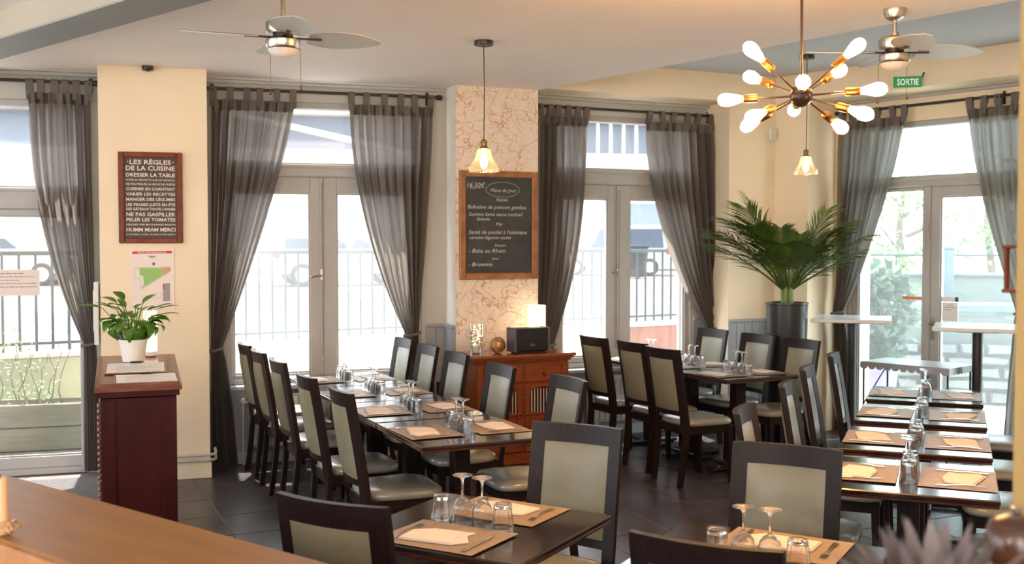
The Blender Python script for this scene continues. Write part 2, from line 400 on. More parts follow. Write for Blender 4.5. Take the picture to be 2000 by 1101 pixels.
# floor slab (grout level) and its tiles
fl = MB().prism([(-7, -3.3), (6.2, -3.3), (w4R.x + .1, w4R.y), (h2.x + .1, h2.y + .05), (g_.x, g_.y + .1), (e2.x, e2.y + .08), (d2.x, d2.y + .1), (c2.x, c2.y + .1), (b2.x, b2.y + .08), (w1L.x - .5, w1L.y)], -.12, -.004)
floor = sobj(fl, 'floor', 'grout')
TA = R(24.5); pit = .492
tile = MB().box(-pit / 2 + .003, pit / 2 - .003, -pit / 2 + .003, pit / 2 - .003, -.02, 0, .003).mesh('tile', 'slate_tile')
tu, tv = Vector((cos(TA), sin(TA))), Vector((-sin(TA), cos(TA)))
t0 = Vector((.827, 8.0)) + tu * pit / 2 + tv * (.07 + pit / 2)
def inroom(p, m=.12):
    for fr, s0, s1 in ((FW1, -9, 0.3), (FW2, -.3, L2 + .3), (FW3, -.3, L3 + .3), (FW4, -1, 9), (FP3b, -9, 9)):
        r = p - fr.o; s = r.dot(fr.d); n = r.dot(fr.n)
        if fr is FP3b: continue
        if s0 < s < s1 and n > -m: return False
    return p.y < 10.1 and -6.5 < p.x < 5.6
far_tiles = MB(); nt_ = 0
for i in range(-24, 24):
    for j in range(-30, 14):
        p = t0 + tu * (i * pit) + tv * (j * pit)
        if not inroom(p) or p.y < -3: continue
        seen = p.y > 3.0 and abs(p.x) < .50 * p.y + .4 and 478 + F * 1.75 / p.y < 1250
        dz = random.uniform(-.0006, .0006)
        if seen and nt_ < 298:
            o = link('tile', tile, floor, (p.x, p.y, dz), (0, 0, TA + random.choice((0, pi / 2, pi, -pi / 2)))); nt_ += 1
        else: far_tiles.box(-pit / 2 + .003, pit / 2 - .003, -pit / 2 + .003, pit / 2 - .003, -.02, 0, 0, TX(p.x, p.y, dz, TA))
tag(far_tiles.obj('outlying_tiles', 'slate_tile', floor), kind='stuff')
# ceilings
l1 = Vector((.6, -.8)); q9 = d_ + l1 * 15.4
sobj(MB().prism([(-7, -3.3), (q9.x, q9.y), (d_.x, d_.y), (d2.x, d2.y), (c2.x, c2.y + .1), (b2.x, b2.y + .1), (w1L.x - .5, w1L.y + .1)], CL, CL + .14), 'ceiling', 'ceiling_paint')
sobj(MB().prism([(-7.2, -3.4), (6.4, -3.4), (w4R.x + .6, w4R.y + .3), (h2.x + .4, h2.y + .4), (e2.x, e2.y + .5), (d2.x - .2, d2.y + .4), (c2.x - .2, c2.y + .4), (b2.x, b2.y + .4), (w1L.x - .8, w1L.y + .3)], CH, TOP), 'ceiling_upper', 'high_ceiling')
# ceiling beam over the bar
bd = Vector((.74, -.672)); bn = Vector((.672, .74))
p0 = at_z(0, 75, 2.9); o0 = Vector((p0.x, p0.y)) - bd * 3
beam = sobj(MB().prism([o0, o0 + bd * 9, o0 + bd * 9 + bn * .27, o0 + bn * .27], 2.905, CL + .01), 'ceiling_beam', 'beam_face')
MB().prism([o0, o0 + bd * 9, o0 + bd * 9 + bn * .272, o0 + bn * .272], 2.896, 2.906).obj('soffit_board', 'beam_grey', beam)
# pillars
sobj(MB().prism([a_, b_, b2 + FP1.n * .15, a2 + FP1.n * .15], 0, TOP), 'wall_pillar_cream', 'cream_wall')
sobj(MB().prism([c_, d_, d2 + FP2.n * .15, c2 + FP2.n * .15], 0, TOP), 'wall_pillar_core', 'reveal_paint')
wp = tag(link('wall_papered', None, None, (c_.x, c_.y, 0), (0, 0, FP2.a)), kind='structure')
MB().box(.0, (d_ - c_).length, -.006, 0, 0, CL).obj('wallpaper', 'branch_wallpaper', wp)
sobj(MB().prism([e_, g_, h_, h2 + FW4.n * .2, h2 + FW4.n * .6, e2 + FW3.n * .5, e2 + FW3.n * .05], 0, TOP), 'wall_corner', 'cream_wall')
# unseen side and rear walls of the room; openings added to admit fill daylight
lw = MB()
for y0, y1, z0, z1 in ((-3.3, -1.2, 0, TOP), (1.6, 2.2, 0, TOP), (5.0, w1L.y + .2, 0, TOP), (-1.2, 1.6, 2.85, TOP), (2.2, 5.0, 2.85, TOP), (-1.2, 1.6, 0, .3), (2.2, 5.0, 0, .3)): lw.box(-6.75, -6.6, y0, y1, z0, z1)
sobj(lw, 'wall_left', 'cream_wall')
sobj(MB().prism([(w4R.x, w4R.y), (w4R.x + .15, w4R.y), (w4R.x + .15, -3.3), (w4R.x, -3.3)], 0, TOP), 'wall_right', 'cream_wall')
rw = MB()
for x0, x1, z0, z1 in ((-6.75, -5.2, 0, TOP), (-2.2, -.8, 0, TOP), (2.4, 5.9, 0, TOP), (-5.2, -2.2, 2.7, TOP), (-.8, 2.4, 2.7, TOP), (-5.2, -2.2, 0, .8), (-.8, 2.4, 0, .1)): rw.box(x0, x1, -3.35, -3.2, z0, z1)
sobj(rw, 'wall_rear', 'cream_wall')
# window walls with their openings
def window_wall(name, fr, s0, s1, o0, o1, z0, z1, top=CL + .3, mat='window_wall'):
    m = MB(); t = .22
    m.box(s0, o0, 0, t, 0, top); m.box(o1, s1, 0, t, 0, top); m.box(o0, o1, 0, t, z1, top)
    if z0 > 0: m.box(o0, o1, 0, t, 0, z0)
    o = tag(m.obj(name, mat), kind='structure'); o.location = (fr.o.x, fr.o.y, 0); o.rotation_euler = (0, 0, fr.a); return o
w2o = (FW2.s_at(440), FW2.s_at(824)); w3o = (FW3.s_at(1082), FW3.s_at(1348)); w1o = (FW1.s_at(-420), FW1.s_at(168)); w4o = (.12, 2.9)
W1 = window_wall('wall_front_left', FW1, -3.6, .02, *w1o, 0, 2.84)
W2 = window_wall('wall_window_middle', FW2, -.02, L2 + .02, *w2o, .63, 2.90)
W3 = window_wall('wall_window_corner', FW3, -.02, L3 + .02, *w3o, .63, 2.92)
W4 = window_wall('wall_door_side', FW4, 0, 4.2, *w4o, 0, 2.84, mat='cream_wall')
# bulkheads above the two recesses under the higher ceiling
sobj(MB().prism([d_, e_, e2 + FW3.n * .1, d2 + FW3.n * .1], 3.07, TOP), 'wall_bulkhead_corner', 'cream_wall')
h9 = h_ + FW4.d * 4.0
sobj(MB().prism([h_, h9, h9 + FW4.n * .6, h2 + FW4.n * .2], 3.07, TOP), 'wall_bulkhead_door', 'cream_wall')
# small moulding where the window bay meets the ceiling
for i, (fr, s0, s1, z) in enumerate(((FW2, 0, L2, CL), (FW1, -3.6, 0, CL), (FW3, 0, L3, 3.07), (FW4, 0, 4, 3.07))):
    m = MB(); m.box(s0, s1, -.05, 0, z - .03, z - .001, .008)
    o = tag(m.obj('trim_%d' % (i + 1), 'frame_paint'), kind='structure'); o.location = (fr.o.x, fr.o.y, 0); o.rotation_euler = (0, 0, fr.a)
# wainscot planks, capped
def wainscot(n, fr, s0, s1, z1, w=.095, cap=True):
    r = struct('trim_wainscot_%d' % n, (fr.o.x, fr.o.y, 0), fr.a); k = max(1, round((s1 - s0) / w)); w = (s1 - s0) / k
    pl = MB().box(.0015, w - .0015, -.014, -.001, 0, z1, .002).mesh('plank', 'wainscot_grey')
    for i in range(k): link('plank', pl, r, (s0 + i * w, 0, 0))
    if cap: MB().box(s0, s1, -.03, 0, z1, z1 + .03, .006).obj('cap_rail', 'wainscot_grey', r)
    MB().box(s0, s1, -.024, -.014, 0, .1, .004).obj('skirting', 'sill_paint', r)
wainscot(1, FW2, 0, L2, .60, cap=False)
wainscot(2, FW2, w2o[1] + .03, L2, 1.06)
wainscot(3, FW3, 0, L3, .60, cap=False)
wainscot(4, FW3, w3o[1] + .03, L3, 1.03)
wainscot(5, FP3, 0, (g_ - e_).length, 1.03)
wainscot(6, FP3b, 0, (h_ - g_).length, 1.03)
FP2s = Fr(c2, ang(c2, c_)); wainscot(7, FP2s, .02, (c_ - c2).length, 1.06)
# pillar skirting + heating pipes
sk = struct('baseboard_pillar', (a_.x, a_.y, 0), FP1.a)
MB().box(-.012, .77, -.014, 0, 0, .12, .004).obj('skirting', 'cream_wall', sk)
pp = thing('heating_pipe', 'pair of cream heating pipes bent round the foot of the cream pillar', 'pipe', (a_.x, a_.y, 0), FP1.a)
for z in (.14, .18):
    MB().tube([(-.0, -.035, z), (.74, -.035, z), (.785, -.02, z), (.80, .03, z), (.80, .22, z)], .011, 8).obj('pipe', 'radiator_white', pp, 60)
# ------------------------------------------------------------------ windows
def casement(name, fr, o, z0, ztr0, ztr1, z1, post, leafs, glass='window_glass', sill=True):
    """outer frame o=(s0,s1); leafs: list of (g0,g1,gz0,gz1) glazed openings below the transom; one light above it"""
    r = struct(name, (fr.o.x, fr.o.y, 0), fr.a); s0, s1 = o
    f = MB(); f.box(s0, s0 + .05, .02, .14, z0, z1, .004); f.box(s1 - .05, s1, .02, .14, z0, z1, .004); f.box(s0 + .05, s1 - .05, .02, .14, z1 - .05, z1, .004); f.box(s0 + .05, s1 - .05, .02, .14, z0, z0 + .05, .004)
    f.obj('window_frame', 'frame_paint', r)
    t = MB().box(s0 + .05, s1 - .05, .0, .14, ztr0, ztr1, .01); t.box(s0 + .05, s1 - .05, -.015, .03, ztr1 - .05, ztr1 - .02, .006)
    t.obj('transom', 'frame_paint', r)
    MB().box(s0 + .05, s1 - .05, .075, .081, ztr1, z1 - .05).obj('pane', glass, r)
    for g0, g1, a0, a1, l0, l1 in leafs:
        lf = MB(); zb, zt = z0 + .05, ztr0
        lf.box(l0, g0, .03, .10, zb, zt, .005); lf.box(g1, l1, .03, .10, zb, zt, .005); lf.box(g0, g1, .03, .10, zb, a0, .005); lf.box(g0, g1, .03, .10, a1, zt, .005)
        e = lf.obj('sash', 'frame_paint', r)
        MB().box(g0, g1, .062, .068, a0, a1).obj('pane', 'low_haze_glass' if name == 'window_3' and g0 > s0 + .8 or name == 'window_1' else glass, e)
        b = MB()
        for q in ((g0, g0 + .012, a0, a1), (g1 - .012, g1, a0, a1), (g0, g1, a0, a0 + .012), (g0, g1, a1 - .012, a1)): b.box(q[0], q[1], .04, .062, q[2], q[3])
        b.obj('glazing_bead', 'frame_paint', e)
    if sill: MB().box(s0 - .04, s1 + .04, -.07, .02, z0 - .035, z0, .006).obj('window_sill', 'sill_paint', r)
    return r
def bolt(r, s, z0, z1):
    m = MB().tube([(s, .018, z0), (s, .018, z1)], .008, 8)
    for z in (z0 + .03, z1 - .03): m.box(s - .016, s + .016, .01, .03, z - .02, z + .02, .004)
    m.obj('bolt', 'frame_paint', r)
    h = MB().box(s - .014, s + .014, .005, .03, 1.46, 1.56, .005); h.tube([(s, .0, 1.50), (s - .05, -.015, 1.50), (s - .09, -.015, 1.485)], .008, 8)
    h.obj('handle', 'nickel', r, 40)
px = FW2.s_at
c0, c1 = px(605, .06), px(657, .06); mid = (c0 + c1) / 2
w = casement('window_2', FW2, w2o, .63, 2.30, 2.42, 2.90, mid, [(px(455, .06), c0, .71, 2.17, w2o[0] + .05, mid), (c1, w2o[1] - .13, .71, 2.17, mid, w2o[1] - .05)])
bolt(w, mid - .02, .8, 2.3)
px = FW3.s_at
c0, c1 = px(1184, .06), px(1227, .06); mid = (c0 + c1) / 2
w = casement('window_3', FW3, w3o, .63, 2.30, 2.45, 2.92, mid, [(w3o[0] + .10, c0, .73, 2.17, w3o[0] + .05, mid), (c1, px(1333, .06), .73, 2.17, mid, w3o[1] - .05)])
bolt(w, mid - .02, .8, 2.3)
px = FW1.s_at
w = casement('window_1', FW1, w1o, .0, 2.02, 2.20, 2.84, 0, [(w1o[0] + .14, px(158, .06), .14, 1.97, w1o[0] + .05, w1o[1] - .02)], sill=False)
px = FW4.s_at
m0, m1, m2 = px(1806, .06), px(1820, .06), px(1839, .06)
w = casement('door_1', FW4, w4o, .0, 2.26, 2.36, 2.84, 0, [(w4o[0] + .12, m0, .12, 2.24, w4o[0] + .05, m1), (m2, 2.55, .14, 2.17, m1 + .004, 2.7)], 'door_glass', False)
lk = MB().box(m1 + .02, m1 + .05, .02, .03, .92, 1.12, .003); lk.tube([(m1 + .035, .025, 1.06), (m1 + .035, -.03, 1.06), (m1 + .15, -.03, 1.06)], .008, 8)
lk.obj('door_handle', 'nickel', w, 40)
hb = MB()
for z in (.3, 1.1, 1.9): hb.box(m1 - .006, m1 + .008, .018, .03, z - .05, z + .05, .003)
hb.obj('hinge', 'nickel', w)
# notices on the glass
def notice(name, label, fr, pxs, pys, n, mat, lines, rows=5):
    s0, s1 = fr.s_at(pxs[0], n), fr.s_at(pxs[1], n); z1, z0 = fr.z_at(pxs[0], pys[0], n), fr.z_at(pxs[0], pys[1], n)
    P = fr.p(s0, n, z0); t = thing(name, label, 'notice', P, fr.a); W, H = s1 - s0, z1 - z0
    MB().box(0, W, -.002, 0, 0, H).obj('sheet', mat, t)
    for i in range(rows):
        m = MB(); x = .06 * W; zz = H * (.84 - .13 * i)
        if i == 0: x = .28 * W
        end = (.72 if i == 0 else (.95, .9, .62, .95)[i % 4]) * W
        while x < end:
            l = random.uniform(.03, .12) * W; m.box(x, min(x + l, end), -.0028, -.002, zz, zz + .035 * H); x += l + .015 * W
        m.obj('print_line', lines, t)
    return t
notice('window_notice', 'pale pink typed notice taped inside the glass door beside the planter', FW1, (-30, 77), (527, 578), .055, 'paper_white', 'print_grey')
notice('door_notice', 'white sheet stuck low on the glazed door beside its lock', FW4, (1842, 1872), (590, 626), .055, 'paper_clean', 'print_grey', 3)
def sticker(label, fr, pxs, pys, n, m1_, m2_):
    s0, s1 = fr.s_at(pxs[0], n), fr.s_at(pxs[1], n); z1, z0 = fr.z_at(pxs[0], pys[0], n), fr.z_at(pxs[0], pys[1], n)
    t = thing('door_sticker', label, 'sticker', fr.p(s0, n, z0), fr.a); W, H = s1 - s0, z1 - z0
    MB().box(0, W * .8, -.002, 0, 0, H).obj('strip', m1_, t); MB().box(W * .8, W, -.002, 0, 0, H).obj('end_block', m2_, t)
sticker('orange strip sticker on the fixed glass pane beside the oleander', FW4, (1764, 1803), (578, 584), .055, 'orange_print', 'print_grey')
sticker('white and navy strip sticker above the sheet on the glazed door', FW4, (1841, 1873), (579, 588), .055, 'paper_clean', 'navy_print')
# radiators under the windows
def radiator(label, fr, s0, s1):
    t = thing('radiator', label, 'radiator', fr.p(s0, 0, 0), fr.a); L = s1 - s0; k = int(L / .055)
    MB().box(0, L, -.085, -.055, .14, .56, .006).obj('panel', 'radiator_white', t)
    fin = MB().box(.006, .049, -.108, -.085, .16, .54, .006).mesh('rib', 'radiator_white')
    for i in range(k): link('rib', fin, t, (i * .055, 0, 0))
    v = MB().tube([(-.05, -.07, .0), (-.05, -.07, .50)], .008, 8); v.tube([(-.05, -.07, .50), (0, -.07, .50)], .008, 8); v.lathe([(.0, -.03), (.018, -.03), (.02, .03), (.0, .03)], 12, Matrix.Translation((-.05, -.09, .52)) @ Matrix.Rotation(pi / 2, 4, 'X'))
    v.obj('valve', 'radiator_white', t, 40)
    for x in (.1, L - .1): MB().box(x - .015, x + .015, -.08, -.02, 0, .15, .003).obj('foot', 'radiator_white', t)
radiator('cream ribbed radiator below the middle window behind the long table row', FW2, FW2.s_at(484), FW2.s_at(640))
radiator('cream ribbed radiator below the corner window behind the corner table row', FW3, FW3.s_at(1140), FW3.s_at(1290))
# ------------------------------------------------------------------ outside
ground = sobj(MB().box(-60, 60, -20, 90, -.3, -.06), 'ground_terrace', 'pale_concrete')
fa = R(32); FF = Fr((-3.97, 9.0), fa)
street = tag(MB().box(-14, 60, .7, 70, -.2, .62).obj('street_pavement', 'street_asphalt'), kind='structure')
street.location = (FF.o.x, FF.o.y, 0); street.rotation_euler = (0, 0, fa)
wl = struct('wall_terrace', (FF.o.x, FF.o.y, 0), fa)
sW3 = FF.s_at(1180)
MB().box(-3, sW3, 0, .2, -.06, .80, .01).obj('cream_stretch', 'terrace_render', wl)
MB().box(sW3, 11.5, 0, .2, -.06, .80, .01).obj('pink_stretch', 'pink_render', wl)
MB().box(-3, 11.5, -.03, .23, .80, .845, .008).obj('coping', 'pale_concrete', wl)
fc = thing('terrace_railing', 'teal metal bar railing standing on the low terrace wall outside', 'railing', (FF.o.x, FF.o.y, 0), fa)
MB().box(-1.2, 9.4, .08, .12, 1.66, 1.70, .004).obj('top_rail', 'fence_teal', fc)
MB().box(-1.2, 9.4, .085, .115, .90, .925, .003).obj('bottom_rail', 'fence_teal', fc)
bar = MB().tube([(0, .1, .845), (0, .1, 1.67)], .0125, 6).mesh('bar', 'fence_teal', 60)
for i in range(82): link('bar', bar, fc, (-1.2 + i * .13, 0, 0))
# building across the street
FB = Fr((-30, 44), R(10)); bl = thing('street_building', 'long pale building across the street with a band of blue-grey windows', 'building', (FB.o.x, FB.o.y, 0), FB.a)
MB().box(0, 43, 0, 8, .5, 6.0).obj('wall', 'white_render', bl)
MB().box(0, 43, .3, 8, 6.0, 7.5).obj('window_band', 'far_glazing', bl)
MB().box(-1, 44, -.6, 8, 7.5, 10, .05).obj('eaves', 'cream_render', bl)
mu = MB().box(-.06, .06, .12, .32, 6.0, 7.5).mesh('mullion', 'white_render')
for i in range(22): link('mullion', mu, bl, (29 + i * .62, 0, 0))
MB().box(0, 14, -.9, -.5, -.1, .12, 0, TX(17.5, 0, 7.55) @ Matrix.Rotation(R(12), 4, 'Y')).obj('gutter', 'white_render', bl)
sh = thing('shop_awning', 'mauve grey awning across the street above the parked van', 'awning', FB.p(FB.s_at(1215, -2), 0, 0), FB.a)
MB().add([(0, -2.4, 2.6), (6, -2.4, 2.6), (6, 0, 3.7), (0, 0, 3.7), (0, -2.4, 2.55), (6, -2.4, 2.55), (6, 0, 3.6), (0, 0, 3.6)], [(0, 1, 2, 3), (7, 6, 5, 4), (0, 4, 5, 1), (3, 2, 6, 7), (0, 3, 7, 4), (1, 5, 6, 2)]).obj('canvas', 'coping_blue', sh)
for x in (.2, 5.8): MB().tube([(x, -2.3, 2.55), (x, -.02, 2.0)], .03, 6).obj('arm', 'white_render', sh)
def car(label, loc, rz, paint, van=False, group=None):
    t = thing('van' if van else 'car', label, 'van' if van else 'car', loc, rz)
    L, H = (4.3, 1.85) if van else (4.1, 1.45); wl2 = .86
    prof = [(-L / 2, .35), (L / 2, .35), (L / 2, .75), (L / 2 - .25, .92), (L / 2 - 1.0, 1.02), (L / 2 - 1.65, H - .02), (L / 2 - 2.0, H), (-L / 2 + .35, H), (-L / 2 + .06, 1.0), (-L / 2, .9)]
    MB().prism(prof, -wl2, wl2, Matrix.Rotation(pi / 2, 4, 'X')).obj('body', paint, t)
    for s in (-1, 1):
        y = s * (wl2 + .004)
        for x0, x1 in ((-L / 2 + .25, -.35), (-.25, L / 2 - 1.75)):
            g = MB().prism([(x0, 1.02), (x1 + .35, 1.02), (x1, H - .14), (x0 + .06, H - .14)], -.008, .008, Matrix.Translation((0, y, 0)) @ Matrix.Rotation(pi / 2, 4, 'X')); g.obj('side_window', 'far_glazing', t)
        for x in (-L / 2 + .75, L / 2 - .8):
            M_ = Matrix.Translation((x, s * (wl2 - .05), .32)) @ Matrix.Rotation(pi / 2, 4, 'X')
            wh = MB().lathe([(.0, -.1), (.28, -.1), (.32, -.06), (.32, .06), (.28, .1), (.0, .1)], 18, M_).obj('wheel', 'tyre', t, 40)
            MB().lathe([(.0, -.11), (.19, -.11), (.19, .11), (.0, .11)], 14, M_).obj('rim', 'car_silver', wh, 40)
        MB().box(-L / 2 - .01, -L / 2 + .16, s * .84 - .08, s * .84 + .05, .78, 1.05, .02).obj('tail_light', 'print_red', t)
        MB().box(L / 2 - .18, L / 2 + .01, s * .8 - .16, s * .8 + .08, .66, .82, .02).obj('head_light', 'sign_white', t)
    MB().box(-L / 2 - .02, -L / 2 + .02, -.25, .25, .55, .66, .005).obj('number_plate', 'paper_clean', t)
    return t
zs = .62
def on_street(px_, y): return (((px_ - 1000) / F) * y, y, zs)
car('white van parked across the street beyond the corner window', on_street(1196, 39.9), R(172), 'car_shaded_white', True)
car('white car parked across the street seen between the middle window and its curtain', on_street(672, 30), R(20), 'car_shaded_white')
car('silver car parked across the street beyond the glass door beside the pillar', on_street(5, 30), R(10), 'car_silver')
bn_ = thing('wheelie_bin', 'dark wheelie bin on the pavement beside the parked van', 'bin', on_street(1241, 36.0), R(20))
MB().add([(-.25, -.3, .05), (.25, -.3, .05), (.25, .3, .05), (-.25, .3, .05), (-.3, -.36, 1.05), (.3, -.36, 1.05), (.3, .36, 1.05), (-.3, .36, 1.05)], [(3, 2, 1, 0), (4, 5, 6, 7), (0, 1, 5, 4), (1, 2, 6, 5), (2, 3, 7, 6), (3, 0, 4, 7)]).obj('body', 'tyre', bn_)
MB().box(-.32, .32, -.4, .38, 1.05, 1.12, .02).obj('lid', 'tyre', bn_)
for x in (-.24, .24): MB().lathe([(0, -.03), (.1, -.03), (.1, .03), (0, .03)], 12, Matrix.Translation((x, .28, .1)) @ Matrix.Rotation(pi / 2, 4, 'Y')).obj('wheel', 'black_metal', bn_)
rt = thing('road_sign_triangle', 'small pale triangular road sign beyond the middle window railing', 'road sign', on_street(683, 26), 0)
MB().tube([(0, 0, 0), (0, 0, 2.2)], .03, 8).obj('post', 'steel', rt); MB().prism([(-.35, .3), (.35, .3), (0, -.3)], -.012, .012, Matrix.Translation((0, -.03, 1.9 - .6)) @ Matrix.Rotation(pi / 2, 4, 'X')).obj('plate', 'paper_white', rt)
# timber planter with dry twigs outside the left door
def leaf_cloud(n, fn, size, mat_name, name, parent):
    m = MB()
    for i in range(n):
        p = Vector(fn()); a = random.uniform(0, 2 * pi); b = random.uniform(-.9, .9); l = size * random.uniform(.7, 1.3)
        u = Vector((cos(a) * cos(b), sin(a) * cos(b), sin(b))); v = u.cross(Vector((random.uniform(-1, 1), random.uniform(-1, 1), 1))).normalized() * l * .28
        m.add([p, p + u * l * .5 + v, p + u * l, p + u * l * .5 - v], [(0, 1, 2, 3)])
    return tag(m.obj(name, mat_name, parent), kind='stuff')
pd_ = FW1.p(FW1.s_at(55, .45), .45); pt = thing('timber_planter', 'weathered timber planter with dry twiggy shrub outside the glass door', 'planter', (pd_.x, pd_.y, -.06), A17)
for i in range(3): MB().box(-.75, .42, -.2, -.17, .02 + i * .185, .195 + i * .185, .006).obj('board', 'planter_wood', pt); MB().box(-.75, .42, .17, .2, .02 + i * .185, .195 + i * .185, .006).obj('board', 'planter_wood', pt)
for x in (-.75, .39):
    for i in range(3): MB().box(x, x + .03, -.17, .17, .02 + i * .185, .195 + i * .185, .006).obj('end_board', 'planter_wood', pt)
MB().box(-.72, .39, -.17, .17, .1, .53).obj('soil', 'soil', pt)
tw = MB()
for i in range(26):
    x = random.uniform(-.7, .3); y = random.uniform(-.12, .12); p = Vector((x, y, .52)); pts = [p]
    for k in range(5): p = p + Vector((random.uniform(-.05, .05), random.uniform(-.03, .03), random.uniform(.05, .14))); pts.append(p)
    tw.tube(pts, [.006, .005, .004, .003, .003, .002], 4)
tag(tw.obj('twigs', 'bark', pt), kind='stuff')
leaf_cloud(420, lambda: (random.uniform(-.72, .2), random.uniform(-.14, .14), .55 + random.random() ** 1.5 * .6), .035, 'tree_leaf', 'foliage', pt)
# stone retaining wall, walls and trees beyond the glazed door
FS = Fr((at_z(1735, 775, 0).x, at_z(1735, 775, 0).y), R(-14))
sw = struct('wall_stone', (FS.o.x, FS.o.y, 0), FS.a)
MB().box(-1.3, 6, .05, .5, -.06, .66).obj('mortar_bed', 'mortar', sw)
z = -.04
for r_ in range(5):
    hgt = (.15, .13, .15, .12, .13)[r_]; x = -1.2 + random.uniform(-.2, 0)
    while x < 3.6:
        l = random.uniform(.16, .42); pr = random.uniform(.0, .05); hh = hgt - random.uniform(.008, .02)
        j = lambda k=.016: random.uniform(-k, k)
        x0, x1 = x + .008, x + l - .008; fr_ = -pr
        vs = [(x0 + .025 + j(), fr_ + j(.01), z + .02 + j()), (x1 - .025 + j(), fr_ + j(.01), z + .02 + j()), (x1 - .025 + j(), fr_ + j(.01), z + hh - .02 + j()), (x0 + .025 + j(), fr_ + j(.01), z + hh - .02 + j()),
              (x0, .09, z), (x1, .09, z), (x1, .09, z + hh), (x0, .09, z + hh)]
        MB().add(vs, [(0, 1, 2, 3), (4, 5, 1, 0), (5, 6, 2, 1), (6, 7, 3, 2), (7, 4, 0, 3)]).obj('stone', random.choice(('stone_pale', 'stone_pale', 'stone_grey')), sw)
        x += l
    z += hgt
uw = struct('wall_garden', (FS.o.x, FS.o.y, 0), FS.a)
MB().box(-1.3, 6, .25, .6, .64, .98).obj('render_band', 'garden_render', uw)
MB().box(-1.3, 6, .15, .7, .98, 1.07, .01).obj('coping', 'coping_blue', uw)
MB().box(-1.3, 6, 1.2, 1.5, .9, 1.36).obj('rear_wall', 'garden_render', uw)
MB().box(-1.3, 6, 1.15, 1.55, 1.36, 1.40, .01).obj('rear_coping', 'coping_blue', uw)
MB().tube([(-1.3, 1.3, 1.62), (6, 1.3, 1.62)], .015, 6).obj('hand_rail', 'fence_teal', uw)
for i in range(6): MB().tube([(-1.2 + i * 1.4, 1.3, 1.39), (-1.2 + i * 1.4, 1.3, 1.62)], .012, 6).obj('rail_post', 'fence_teal', uw)
bo = thing('garden_post', 'tall grey post standing on the garden wall behind the glazed door', 'post', FS.p(FS.s_at(1852, 1.0), 1.0, .9), 0)
MB().box(-.055, .055, -.055, .055, 0, .80, .01).obj('shaft', 'coping_blue', bo); MB().box(-.065, .065, -.065, .065, .80, .83, .005).obj('cap', 'coping_blue', bo)
def tree(label, px_, y, h, rad, n):
    P = at_d(px_, 400, y); t = thing('garden_tree', label, 'tree', (P.x, P.y, .3), 0, 'trees beyond the garden wall')
    tr = MB().tube([(0, 0, 0), (.05, 0, h * .3), (-.05, .05, h * .6), (0, 0, h * .85)], [.10, .08, .06, .03], 8)
    for k in range(7):
        a = random.uniform(0, 2 * pi); z_ = h * random.uniform(.35, .75); q = Vector((cos(a), sin(a), 0)) * rad * random.uniform(.5, .9)
        tr.tube([(0, 0, z_), q * .5 + Vector((0, 0, z_ + .2)), q + Vector((0, 0, z_ + .45))], [.04, .025, .012], 5)
    tr.obj('trunk', 'bark', t, 60)
    cl = [(Vector((random.gauss(0, rad * .5), random.gauss(0, rad * .5), h * random.uniform(.35, 1.0))), random.uniform(.2, .5)) for k in range(26)]
    def fn():
        c, r = random.choice(cl); return c + Vector((random.gauss(0, r * .6), random.gauss(0, r * .6), random.gauss(0, r * .5)))
    leaf_cloud(n, fn, .11, 'tree_leaf', 'foliage', t)
tree('airy pale green tree beyond the garden wall left of the door mullion', 1765, 16.5, 2.7, 1.0, 1500)
tree('airy pale green tree beyond the garden wall behind the right door leaf', 1935, 19.5, 3.1, 1.2, 2000)
# lavender pot with oleander by the door, outside
P = at_d(1702, 700, 11.15); ol = thing('potted_oleander', 'lavender plastic pot with bushy oleander outside the glazed door', 'potted plant', (P.x, P.y, -.06))
MB().lathe([(.0, 0), (.20, 0), (.27, .50), (.30, .52), (.30, .58), (.26, .58), (.25, .53), (0, .53)], 24).obj('pot', 'lavender_pot', ol, 35)
st = MB()
for i in range(16):
    a = random.uniform(0, 2 * pi); q = Vector((cos(a), sin(a), 0)) * random.uniform(.1, .38)
    st.tube([(q.x * .2, q.y * .2, .5), (q.x * .5, q.y * .5, .9), (q.x, q.y, random.uniform(1.1, 1.5))], [.012, .009, .005], 5)
st.obj('stems', 'bark', ol)
def ofn():
    z_ = random.uniform(.55, 1.55); r_ = (.18 + .24 * sin(pi * (z_ - .5) / 1.2)); a = random.uniform(0, 2 * pi); q = r_ * sqrt(random.random()); return (q * cos(a), q * sin(a), z_)
leaf_cloud(900, ofn, .15, 'shrub_leaf', 'foliage', ol)
# ------------------------------------------------------------------ curtain rods and curtains
RN, RZ = -.10, 2.965
def rod(label, fr, s0, s1, brackets):
    t = thing('curtain_rod', label, 'curtain rod', (fr.o.x, fr.o.y, RZ), fr.a, 'curtain rods')
    MB().tube([(s0, RN, 0), (s1, RN, 0)], .013, 10).obj('pole', 'black_metal', t, 60)
    for s, e in ((s0, -1), (s1, 1)): MB().lathe([(0, 0), (.018, 0), (.022, .012), (.022, .04), (.015, .05), (0, .052)], 12, Matrix.Translation((s, RN, 0)) @ Matrix.Rotation(e * pi / 2, 4, 'Y')).obj('finial', 'black_metal', t, 50)
    for s in brackets:
        MB().box(s - .008, s + .008, RN - .004, 0, -.008, .008, .002).box(s - .014, s + .014, -.006, 0, -.06, .05, .003).box(s - .012, s + .012, RN - .02, RN + .02, -.02, .0, .003).obj('bracket', 'black_metal', t)
    return t
rod('black curtain rod above the glass door beside the planter', FW1, -2.6, FW1.s_at(186, RN), (FW1.s_at(180, RN), -1.6))
rod('black curtain rod above the middle window', FW2, FW2.s_at(408, RN), FW2.s_at(853, RN), (FW2.s_at(418, RN), FW2.s_at(840, RN)))
